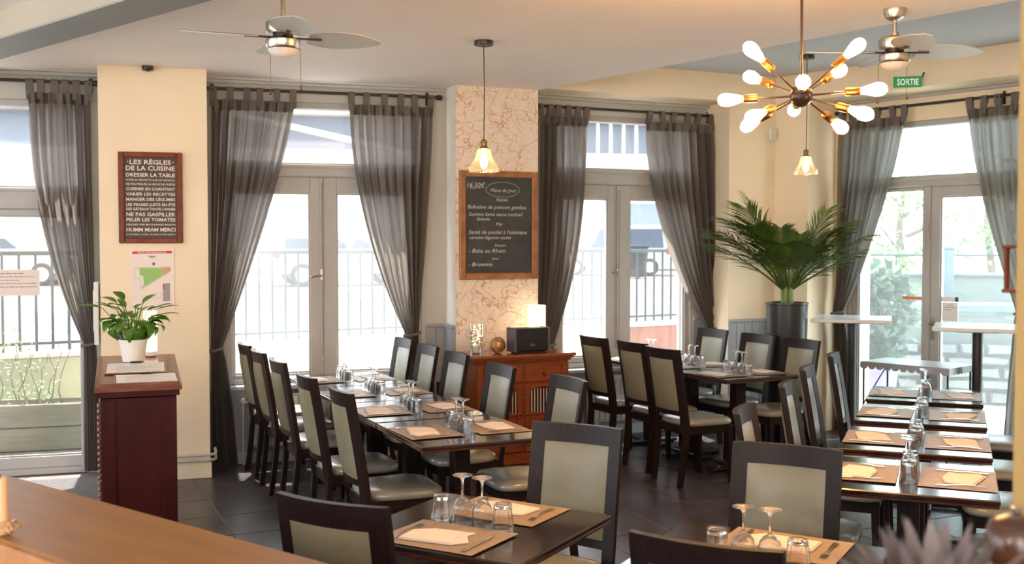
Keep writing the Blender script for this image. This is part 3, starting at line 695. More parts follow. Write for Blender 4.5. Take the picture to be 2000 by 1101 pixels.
rod('black curtain rod above the corner window beside the wallpapered pillar', FW3, FW3.s_at(1046, RN), FW3.s_at(1400, RN), (FW3.s_at(1052, RN), FW3.s_at(1392, RN)))
rod('black curtain rod above the glazed door', FW4, FW4.s_at(1638, RN), 2.6, (FW4.s_at(1646, RN), 1.6))
def curtain(label, fr, top, gat, zg, bot, zb, ex, inner, nf=9, amp=.048, tabs=6):
    "tab-top curtain: top/gat/bot = (s0, s1) at the rod, the tie and the hem; inner: which edge swings (0 or 1)"
    t = thing('curtain', label, 'curtain', (fr.o.x, fr.o.y, 0), fr.a, 'grey sheer tab-top curtains')
    zt = RZ - .085; ph = random.uniform(0, 6); jit = [random.uniform(.6, 1.4) for _ in range(nf + 2)]
    def edges(z):
        if z >= zg:
            q = (zt - z) / (zt - zg); ei = q ** ex; eo = q ** 1.5
            L = [0, 0]; L[inner] = top[inner] + (gat[inner] - top[inner]) * ei; L[1 - inner] = top[1 - inner] + (gat[1 - inner] - top[1 - inner]) * eo
            return L
        q = min(1, (zg - z) / (zg - zb)); q2 = q ** .6
        return [gat[k] + (bot[k] - gat[k]) * q2 for k in (0, 1)]
    def pos(u, v):
        z = zt + (zb - zt) * v; a, b = edges(z)
        near = math.exp(-((z - zg) / .16) ** 2)
        wd = abs(b - a); A = amp * (1 - .45 * near) * min(1, .35 + wd * 1.3) * (.55 + .45 * min(1, (zt - z) * 3 + .2))
        k = u * nf; i = int(min(nf, k)); f = k - i; jj = jit[i] * (1 - f) + jit[i + 1] * f
        y = RN + A * jj * sin(2 * pi * k + ph + .5 * sin(3 * v + u * 4)) + .014 * sin(2 * pi * k * 2.3 + 4 * v) - .03 * near
        x = a + (b - a) * (u + .028 * sin(2 * pi * k + ph + 1.6) * (1 - abs(2 * u - 1)))
        return Vector((x, y, z))
    MB().grid(pos, nf * 12, 64).obj('cloth', 'curtain_sheer', t, 180)
    MB().grid(lambda u, v: pos(u, v * .028) + Vector((0, -.004, 0)), nf * 12, 2).obj('header_band', 'curtain_hem', t, 180)
    for i in range(tabs):
        u = (i + .12) / (tabs - .76); p = pos(u, 0); hw = .026
        pr = [(p.y - .005, zt - .05), (RN - .02, RZ - .035), (RN - .0185, RZ), (RN - .012, RZ + .014), (RN, RZ + .0185), (RN + .012, RZ + .014), (RN + .0185, RZ), (RN + .02, RZ - .035), (p.y + .005, zt - .02)]
        m = MB().grid(lambda a, b: (p.x + (a - .5) * 2 * hw, pr[round(b * 8)][0], pr[round(b * 8)][1]), 2, 8)
        m.obj('tab', 'curtain_hem', t, 60)
    ga, gb = gat; mx = (ga + gb) / 2; rx = (gb - ga) / 2 + .012
    MB().tube([(mx + rx * cos(q * pi / 8), RN - .03 + .055 * sin(q * pi / 8), zg + .012 * cos(q * pi / 8)) for q in range(17)], .012, 6).obj('tieback', 'curtain_hem', t, 60)
    return t
def S(fr, *p): return tuple(fr.s_at(q, RN) for q in p)
Z = lambda fr, x, y: fr.z_at(x, y, RN)
curtain('grey curtain tied back at the glass door beside the reception desk', FW1, S(FW1, 60, 180), S(FW1, 162, 186), Z(FW1, 170, 671), S(FW1, 158, 192), .03, 2.4, 0, 7)
curtain('grey curtain of the middle window swept to the cream pillar', FW2, S(FW2, 416, 578), S(FW2, 410, 432), Z(FW2, 415, 682), S(FW2, 412, 462), .02, 1.25, 1, 9)
curtain('grey curtain of the middle window swept toward the wallpapered pillar', FW2, S(FW2, 684, 846), S(FW2, 790, 816), Z(FW2, 800, 652), S(FW2, 788, 822), .02, 1.9, 0, 9)
curtain('grey curtain of the corner window hanging behind the buffet', FW3, S(FW3, 1053, 1147), S(FW3, 1050, 1078), Z(FW3, 1065, 674), S(FW3, 1050, 1082), .02, 2.6, 1, 7)
curtain('grey curtain of the corner window hanging beside the tall palm', FW3, S(FW3, 1265, 1388), S(FW3, 1378, 1398), Z(FW3, 1388, 640), S(FW3, 1376, 1400), .02, 1.8, 0, 8)
curtain('grey curtain of the glazed door beside the tall black pot', FW4, S(FW4, 1640, 1766), S(FW4, 1632, 1652), Z(FW4, 1640, 610), S(FW4, 1634, 1672), .02, 1.3, 1, 8)
curtain('grey curtain of the glazed door at the right edge by the cream column', FW4, S(FW4, 1886, 2040), S(FW4, 1990, 2030), Z(FW4, 1995, 610), S(FW4, 1962, 2035), .02, 1.6, 0, 8)

# ------------------------------------------------------------------ chairs
def yb(z): return -.195 - .088 * max(0, (z - .44) / .56) ** 1.15
def bend(x): return -.034 * (1 - (x / .205) ** 2)
def back_slab(x0, x1, z0, z1, t0, t1, nx, nz, bulge=0, crown=0):
    def fn(u, v, k):
        x = x0 + (x1 - x0) * u; z = z0 + (z1 - z0) * v
        e = (1 - (2 * u - 1) ** 4) * (1 - (2 * v - 1) ** 4) * bulge
        return (x, yb(z) + bend(x) + ((t1 + e) if k == 0 else (t0 - e)), z + (crown * (1 - (x / .205) ** 2) if v > .99 else 0))
    return MB().slab(fn, nx, nz)
CH_PARTS = []
def chair_parts():
    P = []
    fe = 'espresso'
    # posts: rear leg and back stile in one piece
    for sx in (-1, 1):
        def post(u, v, k, sx=sx):
            z = v * 1.0; w_ = .026 if z < .44 else .028
            xc = sx * (.165 + .010 * min(1, z / .44)); xx = xc + (u - .5) * 2 * (w_ if z > .3 else .018 + .010 * z / .3)
            if z < .44: y = -.195 - .045 * ((.44 - z) / .44) ** 1.4; th = .016
            else: y = yb(z) + bend(xx); th = .014
            return (xx, y + (th if k == 0 else -th), z)
        P.append(('back_post', MB().slab(post, 2, 18).mesh('back_post', fe, 40)))
    P.append(('top_rail', back_slab(-.149, .149, .925, 1.0, -.014, .014, 10, 2, 0, 0.0).mesh('top_rail', fe, 40)))
    P.append(('lower_rail', back_slab(-.149, .149, .515, .55, -.013, .013, 10, 1).mesh('lower_rail', fe, 40)))
    P.append(('back_pad', back_slab(-.148, .148, .55, .925, -.012, .010, 12, 12, .012).mesh('back_pad', 'silver_vinyl', 60)))
    # seat cushion
    def outline(a):
        c, s = cos(a), sin(a); p = 4.5
        r = (abs(c) ** p + abs(s) ** p) ** (-1 / p); x, y = r * c, r * s
        return x * (.215 + .018 * y), y * .215 + .015
    m = MB(); N = 32; rings = [(.86, .435), (.97, .437), (1.0, .452), (.985, .470), (.92, .482), (.75, .489), (.45, .493), (.0, .495)]
    vs = []
    for k, z in rings:
        for i in range(N):
            x, y = outline(2 * pi * i / N); vs.append((x * k, (y - .015) * k + .015, z))
    m.add(vs, [(j * N + i, j * N + (i + 1) % N, (j + 1) * N + (i + 1) % N, (j + 1) * N + i) for j in range(len(rings) - 1) for i in range(N)] + [tuple(range(N))[::-1]])
    P.append(('seat', m.mesh('seat', 'seat_vinyl', 80)))
    ap = MB().box(-.17, .17, .18, .20, .375, .436, .004); ap.box(-.165, .165, -.20, -.18, .375, .436, .004)
    for sx in (-1, 1): ap.box(sx * .178 - .01, sx * .178 + .01, -.19, .19, .375, .436, .004)
    P.append(('apron', ap.mesh('apron', fe)))
    for sx in (-1, 1):
        def leg(u, v, k, sx=sx):
            z = .43 * v; h = .013 + .008 * v; y = .185 + .018 * (1 - v) ** 2; x = sx * (.182 + .006 * (1 - v))
            return (x + (u - .5) * 2 * h, y + (h if k == 0 else -h), z)
        P.append(('leg', MB().slab(leg, 1, 6).mesh('leg', fe)))
    return P
CHP = chair_parts()
def chair(label, x, y, face, group, lean=0):
    "x, y: foot point below the seat's middle; face: direction the sitter looks"
    t = thing('dining_chair', label, 'chair', (x, y, 0), face - pi / 2, group)
    for n, me in CHP: link(n, me, t)
    return t
def chair_back_at(label, px_, py_, face, group, z=1.0, back=.30):
    "put a chair so that the middle of its top rail meets a pixel"
    p = at_z(px_, py_, z); return chair(label, p.x + cos(face) * back, p.y + sin(face) * back, face, group)
# ------------------------------------------------------------------ tables and what is laid on them
def table(label, cx, cy, rz, lx, ly, group=None):
    t = thing('dining_table', label, 'table', (cx, cy, 0), rz, group)
    MB().box(-lx / 2, lx / 2, -ly / 2, ly / 2, .728, .75, .005).obj('tabletop', 'espresso_top', t)
    MB().box(-lx / 2 + .004, lx / 2 - .004, -ly / 2 + .004, ly / 2 - .004, .716, .728, .003).obj('edge_band', 'edge_mahogany', t)
    MB().box(-.045, .045, -.045, .045, .03, .70, .004).obj('column', 'espresso', t)
    MB().box(-.20, .20, -.15, .15, .695, .717, .004).obj('mounting_plate', 'black_metal', t)
    b = MB().box(-.26, .26, -.05, .05, .012, .035, .006); b.box(-.05, .05, -.24, .24, .012, .035, .006)
    for x, y in ((-.23, 0), (.23, 0), (0, -.21), (0, .21)): b.lathe([(.0, 0), (.022, 0), (.022, .013), (0, .013)], 10, TX(x, y, 0))
    b.obj('base', 'black_metal', t)
    return t
wine_p = [(.033, 0), (.0365, .03), (.037, .045), (.033, .066), (.022, .082), (.008, .091), (.0045, .10), (.0038, .125), (.0045, .150), (.010, .160), (.028, .165), (.036, .168), (.036, .170), (.0, .172)]
wine_i = [(.0, .090), (.008, .088), (.020, .080), (.031, .065), (.0352, .045), (.0347, .03), (.0318, 0)]
WINE = MB().lathe(wine_i + wine_p, 24).mesh('wine_glass', 'clear_glass', 50)
tum_o = [(.0395, 0), (.0405, .004), (.036, .045), (.0325, .080), (.031, .088), (.026, .090), (0, .0885)]
tum_i = [(0, .074), (.026, .073), (.0290, .070), (.0335, .045), (.0375, .002)]
TUMB = MB().lathe(tum_i + tum_o, 12).mesh('tumbler', 'clear_glass', 25)
def matmesh():
    def fn(u, v, k):
        x = (u - .5) * .40; y = (v - .5) * .30; e = max(abs(2 * u - 1), abs(2 * v - 1))
        return (x, y, .0012 + .004 * max(0, e - .75) * 4 * (u * .7 + .3 * v) + (0 if k else .0006))
    return MB().slab(fn, 8, 6).mesh('paper_mat', 'kraft', 60)
MAT = matmesh()
def napmesh():
    m = MB(); lo = [(-.11, -.055), (.07, -.07), (.115, -.035), (.085, .03), (.10, .065), (-.03, .07), (-.105, .045)]
    hi = [(-.108, -.05), (.068, -.064), (.06, .06), (-.035, .068), (-.10, .04)]; lo = [(x * 1.1, y * 1.15) for x, y in lo]; hi = [(x * 1.1, y * 1.15) for x, y in hi]
    m.prism(lo, .0015, .005); m.prism(hi, .0052, .0085); return m.mesh('napkin', 'napkin')
NAP = napmesh()
def forkmesh():
    m = MB(); W_ = lambda y: .0095 - .006 * max(0, min(1, (y + .07) / .04)) if y < .0 else .0036
    def fn(u, v, k):
        y = -.10 + .155 * v; hw = (.0085 - .0045 * min(1, v / .45) if v < .75 else .004 + (v - .75) * 4 * .0075)
        return ((u - .5) * 2 * hw, y, .006 + .006 * sin(pi * v) + (.0022 if k == 0 else 0))
    m.slab(fn, 2, 10)
    for i in range(4): m.box(-.0112 + i * .0062, -.0078 + i * .0062, .054, .098, .0062, .008)
    return m.mesh('fork', 'steel', 50)
FORK = forkmesh()
def knifemesh():
    m = MB().box(-.0065, .0065, -.11, -.01, .003, .009, .002)
    m.prism([(-.007, -.01), (.006, -.01), (.0075, .06), (.0045, .10), (-.007, .115)], .004, .006); return m.mesh('knife', 'steel')
KNIFE = knifemesh()
def lay(T, cx, cy, ax, half, sides, shift=0, gl=0, spread=.075, gshift=0.0, gang=None):
    """ax: direction (radians) from table middle to the first sitter; sides: words for the first and second sitter's side"""
    u = Vector((cos(ax), sin(ax))); v = Vector((-sin(ax), cos(ax)))
    for k, sd in ((1, sides[0]), (-1, sides[1])):
        c = Vector((cx, cy)) + u * (k * (half - .155)) + v * shift
        rz = ax + (pi / 2 if k > 0 else -pi / 2) + random.uniform(-.03, .03)     # mat's own +y points to the table's middle
        z = .7512; g = 'kraft paper place mats'
        tag(link('place_mat', MAT, None, (c.x, c.y, z), (0, 0, rz)), f'kraft paper place mat on the {sd} side of {T}', 'place mat', g)
        ly = Vector((-sin(rz), cos(rz))); lx = Vector((cos(rz), sin(rz)))
        q = c - ly * .02 + lx * random.uniform(-.02, .02)
        tag(link('folded_napkin', NAP, None, (q.x, q.y, z + .0022), (0, 0, rz + random.uniform(-.25, .25))), f'folded pale pink napkin on the {sd} side of {T}', 'napkin', 'folded napkins')
        q = c - lx * .150 - ly * .01; tag(link('fork', FORK, None, (q.x, q.y, z - .002), (0, 0, rz + random.uniform(-.2, .1))), f'steel fork at the {sd} place of {T}', 'fork', 'table forks')
        q = c + lx * .145 - ly * .015; tag(link('knife', KNIFE, None, (q.x, q.y, z + .001), (0, 0, rz + random.uniform(-.12, .2))), f'steel knife at the {sd} place of {T}', 'knife', 'table knives')
    ga = gang if gang is not None else ax + pi / 2; gd = Vector((cos(ga), sin(ga)))
    if gd.y > 0: gd = -gd                                            # runs toward the camera
    for i, off in enumerate((-1.55, -.5, .5, 1.55)):
        p = Vector((cx, cy)) + gd * (off * spread + gshift) + v * gl + u * random.uniform(-.006, .006)
        far = 'far' if off < 0 else 'near'
        if i in (1, 2): tag(link('wine_glass', WINE, None, (p.x, p.y, .7505), (0, 0, random.uniform(0, 6))), f'upturned wine glass, {far} one of the pair, on {T}', 'wine glass', 'upturned wine glasses')
        else: tag(link('tumbler', TUMB, None, (p.x, p.y, .7505), (0, 0, random.uniform(0, 6))), f'upturned tumbler at the {far} end of glasses on {T}', 'tumbler', 'upturned tumblers')
# middle long row (A)
uA = R(114.3); dA = Vector((cos(uA), sin(uA))); vA = Vector((sin(uA), -cos(uA)))
nlA = Vector((-.44, 5.24)); LA = .79
orderA = ["the middle row's front table", "the middle row's second table", "the middle row's third table", "the middle row's window table"]
lbA = ['dark square dining table at the front end of the middle row', 'dark dining table second from the front in the middle row', 'dark dining table third from the front in the middle row', 'dark dining table at the window end of the middle row']
for i in range(4):
    c = nlA + dA * (LA * (i + .5) + (.012 if i else 0)) + vA * (.35 + (0, .0, .01, .02)[i])
    table(lbA[i], c.x, c.y, uA - pi / 2, .70, LA - .012, 'tables of the middle row')
    lay(orderA[i], c.x, c.y, uA + pi / 2, .35, ('left', 'right'))
gA = 'chairs along the middle row'; fL = uA - pi / 2; fR = uA + pi / 2
for lb, x, y in (('farthest chair on the left side of the middle row, nearest the window', 474, 671), ('second chair from the window on the left side of the middle row', 501, 685), ('third chair from the window on the left side of the middle row', 538, 703), ('fourth chair from the window on the left side of the middle row', 593, 732), ('nearest chair on the left side of the middle row, silver seat pulled out', 660, 760)):
    chair_back_at('dark chair with silver-grey pads, ' + lb if len(lb.split()) < 10 else lb, x, y, fL, gA)
for lb, x, y in (('right side of the middle row, farthest, against the window', 794, 661), ('right side of the middle row, second from the window', 841, 674), ('right side of the middle row, third from the window', 897, 689), ('right side of the middle row, in front of the buffet', 984, 712), ('right side of the middle row, nearest the camera', 1116, 737)):
    chair_back_at('silver padded dark chair, ' + lb, x, y, fR, gA)
# right row (B)
uB = R(67.5); dB = Vector((cos(uB), sin(uB))); vB = Vector((sin(uB), -cos(uB)))
nrB = Vector((1.907, 4.13)); PB = .905
orderB = ["the right row's front table", "the right row's second table", "the right row's third table", "the right row's door table"]
lbB = ['dark dining table at the front end of the right row', 'dark dining table second from the front in the right row', 'dark dining table third from the front in the right row', 'dark dining table at the door end of the right row']
gB = 'chairs along the right row'
nth = ['nearest the camera', 'second from the front', 'third from the front', 'nearest the door']
for i in range(4):
    c = nrB + dB * (PB * i + .35) - vB * .35
    table(lbB[i], c.x, c.y, uB - pi / 2, .70, .70, 'tables of the right row')
    lay(orderB[i], c.x, c.y, uB + pi / 2, .35, ('left', 'right'))
    p = c + vB * (.35 + .10); chair('dark chair half hidden by the cream column, right row, ' + nth[i], p.x, p.y, uB + pi / 2, gB)
for lb, x, y in zip(nth, (1448, 1533, 1572, 1624), (796, 748, 717, 691)):
    chair_back_at('silver padded dark chair on the left side of the right row, ' + lb, x, y, uB - pi / 2, gB)
# corner row (C)
uC = R(117); dC = Vector((cos(uC), sin(uC))); vC = Vector((sin(uC), -cos(uC)))
nlC = Vector((1.587, 7.87)); LC = .60
orderC = ["the corner row's front table", "the corner row's middle table", "the corner row's window table"]
lbC = ['dark dining table at the front end of the corner row', 'dark dining table in the middle of the corner row', 'dark dining table at the window end of the corner row']
for i in range(3):
    c = nlC + dC * (LC * (i + .5)) + vC * .35
    table(lbC[i], c.x, c.y, uC - pi / 2, .70, LC - .006, 'tables of the corner row')
    lay(orderC[i], c.x, c.y, uC + pi / 2, .35, ('left', 'right'), spread=.078)
gC = 'chairs along the corner row'; nC = ['nearest the window', 'in the middle', 'nearest the camera']
for lb, x, y in zip(nC, (1156, 1231, 1290), (657, 667, 679)): chair_back_at('dark silver padded chair on the left side of the corner row, ' + lb, x, y, uC - pi / 2, gC)
for lb, x, y in zip(nC, (1396, 1484, 1569), (642, 652, 662)): chair_back_at('dark silver padded chair on the right side of the corner row, ' + lb, x, y, uC + pi / 2, gC)
# the two foreground tables (F)
for k_, (T, lb, c, ax, names, tops) in enumerate((
    ('the centre foreground table', 'dark square table for two in the centre foreground', Vector((-.118, 3.79)), R(-29), ('dark chair with beige back behind the centre foreground table', 'dark chair with olive back seen from behind at the centre foreground table'), ((1131, 829), (640, 977))),
    ('the bottom right foreground table', 'dark square table for two at the bottom right, cut by the frame', Vector((.765, 3.35)), R(-29), ('dark chair with beige back behind the bottom right foreground table', 'dark chair whose curved top rail alone shows at the bottom edge'), ((1539, 869), (1372, 1058))))):
    table(lb, c.x, c.y, ax, .72, .72, 'foreground tables for two')
    lay(T, c.x, c.y, ax + pi / 2, .36, ('far', 'near'), shift=.01 if k_ == 0 else -.04, gl=0, spread=.084, gang=ax, gshift=-.03 if k_ == 0 else .01)
    for k, (n, (x, y)) in enumerate(zip(names, tops)):
        chair_back_at(n, x, y, ax + (-pi / 2 if k == 0 else pi / 2), 'chairs at the foreground tables')
# ------------------------------------------------------------------ buffet and what stands on it
BN = -.25; bs = FP2.s_at(1022, -.45); Pb = FP2.p(bs, BN); BA = FP2.a
bf = thing('buffet', 'carved cherry wood buffet with spindle doors against the wallpapered pillar', 'buffet', (Pb.x, Pb.y, 0), BA)
BW, BD, BH = .80, .20, .88
MB().box(-BW / 2, BW / 2, -BD, BD, .09, .80, .004).obj('body', 'cherry_wood', bf)
m = MB(); 
for w_, z0, z1 in ((.0, .80, .82), (.018, .82, .838), (.036, .838, .855)): m.box(-BW / 2 - w_, BW / 2 + w_, -BD - w_, BD, z0, z1, .004)
m.obj('cornice', 'cherry_wood', bf); MB().box(-BW / 2 - .05, BW / 2 + .05, -BD - .05, BD, .855, BH, .006).obj('top', 'cherry_top', bf)
MB().box(-BW / 2 - .015, BW / 2 + .015, -BD - .015, BD, .0, .09, .006).obj('plinth', 'cherry_wood', bf)
for sx in (-1, 1):
    MB().box(sx * (BW / 2 - .03) - .028, sx * (BW / 2 - .03) + .028, -BD - .014, -BD, .09, .80, .005).obj('pilaster', 'cherry_wood', bf)
    x0, x1 = sorted((sx * .012, sx * (BW / 2 - .062)))
    dr = MB().box(x0, x1, -BD - .018, -BD, .655, .785, .006).obj('drawer', 'cherry_wood', bf)
    k = MB().lathe([(0, 0), (.012, 0), (.016, .008), (.012, .02), (0, .024)], 12, Matrix.Translation(((x0 + x1) / 2, -BD - .018, .725)) @ Matrix.Rotation(pi / 2, 4, 'X')); k.box((x0 + x1) / 2 - .006, (x0 + x1) / 2 + .006, -BD - .03, -BD - .02, .69, .72, .003)
    k.obj('drop_pull', 'brass', dr, 40)
    dm = MB(); zA, zB = .10, .64
    dm.box(x0, x0 + .045, -BD - .018, -BD, zA, zB, .004); dm.box(x1 - .045, x1, -BD - .018, -BD, zA, zB, .004); dm.box(x0 + .045, x1 - .045, -BD - .018, -BD, zA, zA + .06, .004)
    for q in range(10):                                          # arched head of the door
        xa = x0 + .045 + (x1 - x0 - .09) * q / 10; xb = x0 + .045 + (x1 - x0 - .09) * (q + 1) / 10; h = .035 * (1 - abs(2 * (q + .5) / 10 - 1) ** 2)
        dm.box(xa, xb, -BD - .018, -BD, zB - .06 + h, zB)
    dm.box(x0 + .045, x1 - .045, -BD - .022, -BD, .30, .345, .006); dm.box(x0 + .045, x1 - .045, -BD - .016, -BD, .345, .39, .006); dm.box(x0 + .045, x1 - .045, -BD - .022, -BD, .39, .41, .004)
    d = dm.obj('door', 'cherry_wood', bf)
    MB().box(x0 + .045, x1 - .045, -BD - .003, -BD, .16, .62).obj('dark_backing', 'oxblood_wood', d)
    for q in range(9):
        x = x0 + .058 + (x1 - x0 - .116) * q / 8
        MB().tube([(x, -BD - .010, .41), (x, -BD - .010, .60)], .0052, 6).obj('spindle', 'radiator_white', d, 60)
        MB().tube([(x, -BD - .010, .16), (x, -BD - .010, .30)], .0052, 6).obj('spindle', 'radiator_white', d, 60)
    MB().lathe([(0, 0), (.010, 0), (.013, .008), (0, .018)], 10, Matrix.Translation((x0 + .02 if sx > 0 else x1 - .02, -BD - .018, .40)) @ Matrix.Rotation(pi / 2, 4, 'X')).obj('knob', 'brass', d, 40)
def on_buffet(px_, n): s = FP2.s_at(px_, BN + n); return FP2.p(s, BN + n, BH)
p = on_buffet(1032, -.08); sp = thing('wireless_speaker', 'black box loudspeaker with silver badge on the buffet', 'speaker', p, BA + R(6))
MB().box(-.155, .155, -.07, .07, .012, .20, .012).obj('housing', 'speaker_black', sp); MB().box(-.165, -.145, -.072, .072, .01, .205, .004).obj('side_panel', 'speaker_side', sp); MB().box(.145, .165, -.072, .072, .01, .205, .004).obj('side_panel', 'speaker_side', sp)
MB().box(-.13, .13, -.06, .06, 0, .012, .003).obj('foot', 'speaker_black', sp); MB().box(-.02, .025, -.0725, -.07, .085, .18, .002).obj('display', 'pot_black', sp)
MB().box(-.022, .024, -.0728, -.070, .055, .070, .001).obj('badge', 'steel', sp)
MB().box(-.012, .014, -.0726, -.070, .0745, .079, .0005).obj('badge_strip', 'steel', sp)
def glow_lamp(label, p, r, h, rz=0):
    t = thing('cylinder_lamp', label, 'lamp', p, rz)
    MB().lathe([(0, 0), (r * .9, 0), (r * .9, .03), (0, .03)], 24).obj('base', 'plastic_white', t, 40)
    MB().lathe([(r, .03), (r, h), (r - .004, h), (r - .004, .03)], 28).obj('shade', 'lamp_shade_glow', t, 40)
    MB().lathe([(r - .004, h - .05), (0, h - .05)], 24).obj('diffuser', 'lamp_shade_glow', t, 40)
p = on_buffet(1049, .09); glow_lamp('lit white cylinder lamp standing behind the black speaker', p, .070, .37)
p = on_buffet(972, -.05); gb = thing('ribbon_ball', 'gold brown woven ribbon ball between the fairy-light vase and the speaker', 'ornament', p, 0)
for k in range(7):
    a, b = k * .9, k * .45; m = MB(); Mr = Matrix.Translation((0, 0, .065)) @ Matrix.Rotation(a, 4, 'Z') @ Matrix.Rotation(b, 4, 'X')
    m.slab(lambda u, v, s: ((.062 + (.002 if s == 0 else 0)) * cos(2 * pi * u), (.062 + (.002 if s == 0 else 0)) * sin(2 * pi * u), (v - .5) * .034), 24, 2, Mr); m.obj('ribbon', 'gold_ribbon', gb, 60)
p = on_buffet(930, -.04); fv = thing('fairy_light_vase', 'clear glass vase holding a glittering string of fairy lights on the buffet', 'vase', p, 0)
MB().lathe([(0, .012), (.040, .012), (.050, .24), (.055, .24), (.048, .0), (0, 0)], 22).obj('glass', 'clear_glass', fv, 40)
wi = MB(); pts = [(.034 * cos(k * 1.1) * (.5 + .5 * random.random()), .034 * sin(k * 1.1) * (.5 + .5 * random.random()), .07 + .16 * k / 40) for k in range(41)]
wi.tube(pts, .0016, 4).obj('wire', 'brass', fv)
MB().lathe([(0, .02), (.038, .02), (.040, .07), (0, .075)], 14).obj('pebbles', 'pot_white', fv)
bd_ = MB().lathe([(0, -.004), (.003, -.003), (.004, 0), (.003, .003), (0, .004)], 6).mesh('light', 'fairy_glow')
for k in range(2, 41, 2): link('light', bd_, fv, pts[k])
# ------------------------------------------------------------------ chalkboard menu
s0, s1 = FP2.s_at(897, -.02), FP2.s_at(1049, -.02); zt, zb = FP2.z_at(973, 334, -.02), FP2.z_at(973, 545, -.02)
CWd, CHt = s1 - s0, zt - zb; P = FP2.p((s0 + s1) / 2, -.012, zb)
cb = thing('chalkboard_menu', 'chalkboard menu in a worn oak frame on the wallpapered pillar', 'chalkboard', P, BA)
MB().box(-CWd / 2 + .03, CWd / 2 - .03, -.012, 0, .03, CHt - .03).obj('slate', 'chalkboard', cb)
for q in ((-CWd / 2, -CWd / 2 + .052, 0, CHt), (CWd / 2 - .052, CWd / 2, 0, CHt), (-CWd / 2 + .052, CWd / 2 - .052, 0, .052), (-CWd / 2 + .052, CWd / 2 - .052, CHt - .052, CHt)): MB().box(q[0], q[1], -.03, 0, q[2], q[3], .006).obj('frame_rail', 'oak_frame', cb)
def bx(x): return -CWd / 2 + CWd * (x - 35) / 725            # board coordinates read off a close look at the board
def bz(y): return CHt * (1 - (y - 30) / 1025)
def chalk(s, x, y, wd, h=None, sh=.25): link('chalk_line', text_mesh(s, wd / 725 * CWd, h and h / 1025 * CHt, 0, 'LEFT', sh), cb, (bx(x), -.0135, bz(y)))
for a in (('16,50\u20ac', 105, 190, 165, 48), ('Menu du Jour', 320, 228, 240, 34), ('Entr\u00e9e', 375, 312, 105, 26), ('Ballotine de poisson gambas', 110, 388, 545, 36), ('Saumon fum\u00e9 sauce cocktail', 118, 455, 500, 34), ('Salade', 190, 498, 125, 28), ('Plat', 370, 545, 62, 28), ("Saut\u00e9 de poulet \u00e0 l'asiatique", 118, 625, 540, 36), ('carottes l\u00e9gumes saut\u00e9s', 125, 675, 385, 32), ('Dessert', 358, 745, 105, 26), ('- Baba au Rhum', 118, 802, 340, 38), ('ou', 335, 868, 60, 22), ('- Brownie', 115, 930, 222, 38)): chalk(*a)
cl = MB(); 
for i in range(120):
    t = 2 * pi * i / 120; k = 1 + .055 * abs(sin(t * 6)); x, y = 432 + 150 * cos(t) * k, 205 + 68 * sin(t) * k
    t2 = 2 * pi * (i + 1) / 120; k2 = 1 + .055 * abs(sin(t2 * 6)); x2, y2 = 432 + 150 * cos(t2) * k2, 205 + 68 * sin(t2) * k2
    cl.tube([(bx(x), -.0128, bz(y)), (bx(x2), -.0128, bz(y2))], .0013, 4, cap=False)
cl.obj('chalk_cloud', 'chalk', cb)
for x0, x1, y in ((130, 235, 200), (395, 480, 318)): MB().tube([(bx(x0), -.0128, bz(y)), (bx(x1), -.0128, bz(y - 8))], .0013, 4).obj('underline', 'chalk', cb)
# ------------------------------------------------------------------ kitchen rules sign and evacuation plan on the cream pillar
def onP1(x0, x1, y0, y1, n=-.012):
    s0, s1 = FP1.s_at(x0, n), FP1.s_at(x1, n); xm = (x0 + x1) / 2
    return FP1.p((s0 + s1) / 2, n + .011, FP1.z_at(xm, y1, n)), s1 - s0, FP1.z_at(xm, y0, n) - FP1.z_at(xm, y1, n)
P, Wd, Ht = onP1(233, 358, 297, 475); ks = thing('kitchen_rules_sign', 'brown framed sign of kitchen rules on the cream pillar', 'sign', P, FP1.a)
MB().box(-Wd / 2 + .02, Wd / 2 - .02, -.012, 0, .02, Ht - .02).obj('board', 'sign_board', ks)
for q in ((-Wd / 2, -Wd / 2 + .04, 0, Ht), (Wd / 2 - .04, Wd / 2, 0, Ht), (-Wd / 2 + .04, Wd / 2 - .04, 0, .04), (-Wd / 2 + .04, Wd / 2 - .04, Ht - .04, Ht)): MB().box(q[0], q[1], -.026, 0, q[2], q[3], .006).obj('frame_rail', 'frame_mahogany', ks)
iw = Wd * (690 - 135) / (770 - 45)
for s, y, h, wf in (('LES R\u00c8GLES', 178, 50, .84), ('DE LA CUISINE', 248, 52, 1), ('DRESSER LA TABLE', 320, 42, 1), ('POSER SA SERVIETTE SUR LES GENOUX', 366, 20, 1), ('NE PAS PARLER LA BOUCHE PLEINE', 415, 24, 1), ('CUISINER EN CHANTANT', 474, 34, 1), ('VARIER LES RECETTES', 533, 34, 1), ('MANGER DES L\u00c9GUMES', 592, 34, 1), ('LES FRAISES JUSTE EN \u00c9T\u00c9', 650, 30, 1), ("DES G\u00c2TEAUX TOUTE L'ANN\u00c9E", 699, 28, 1), ('NE PAS GASPILLER', 766, 42, 1), ('PELER LES TOMATES', 824, 38, 1), ('R\u00c9ALISER UNE MAYONNAISE MAISON', 872, 20, 1), ('HUMM MIAM MERCI', 940, 42, 1), ('ET DE TEMPS \u00c0 AUTRE : SE FAIRE UN PETIT RESTO !', 982, 16, 1)):
    link('lettering', text_mesh(s, iw * wf, h / 1040 * Ht, .022 if h > 26 else .01, mat='sign_print'), ks, (0, -.0135, Ht * (1 - (y - 40) / 1035)))
for x in (-.46, .46): link('lettering', text_mesh('\u2022', iw * .025, mat='sign_print'), ks, (x * iw, -.0135, Ht * .875))
P, Wd, Ht = onP1(256, 340, 488, 601); ev = thing('evacuation_plan', 'evacuation plan poster with red heading below the brown framed sign', 'poster', P, FP1.a)
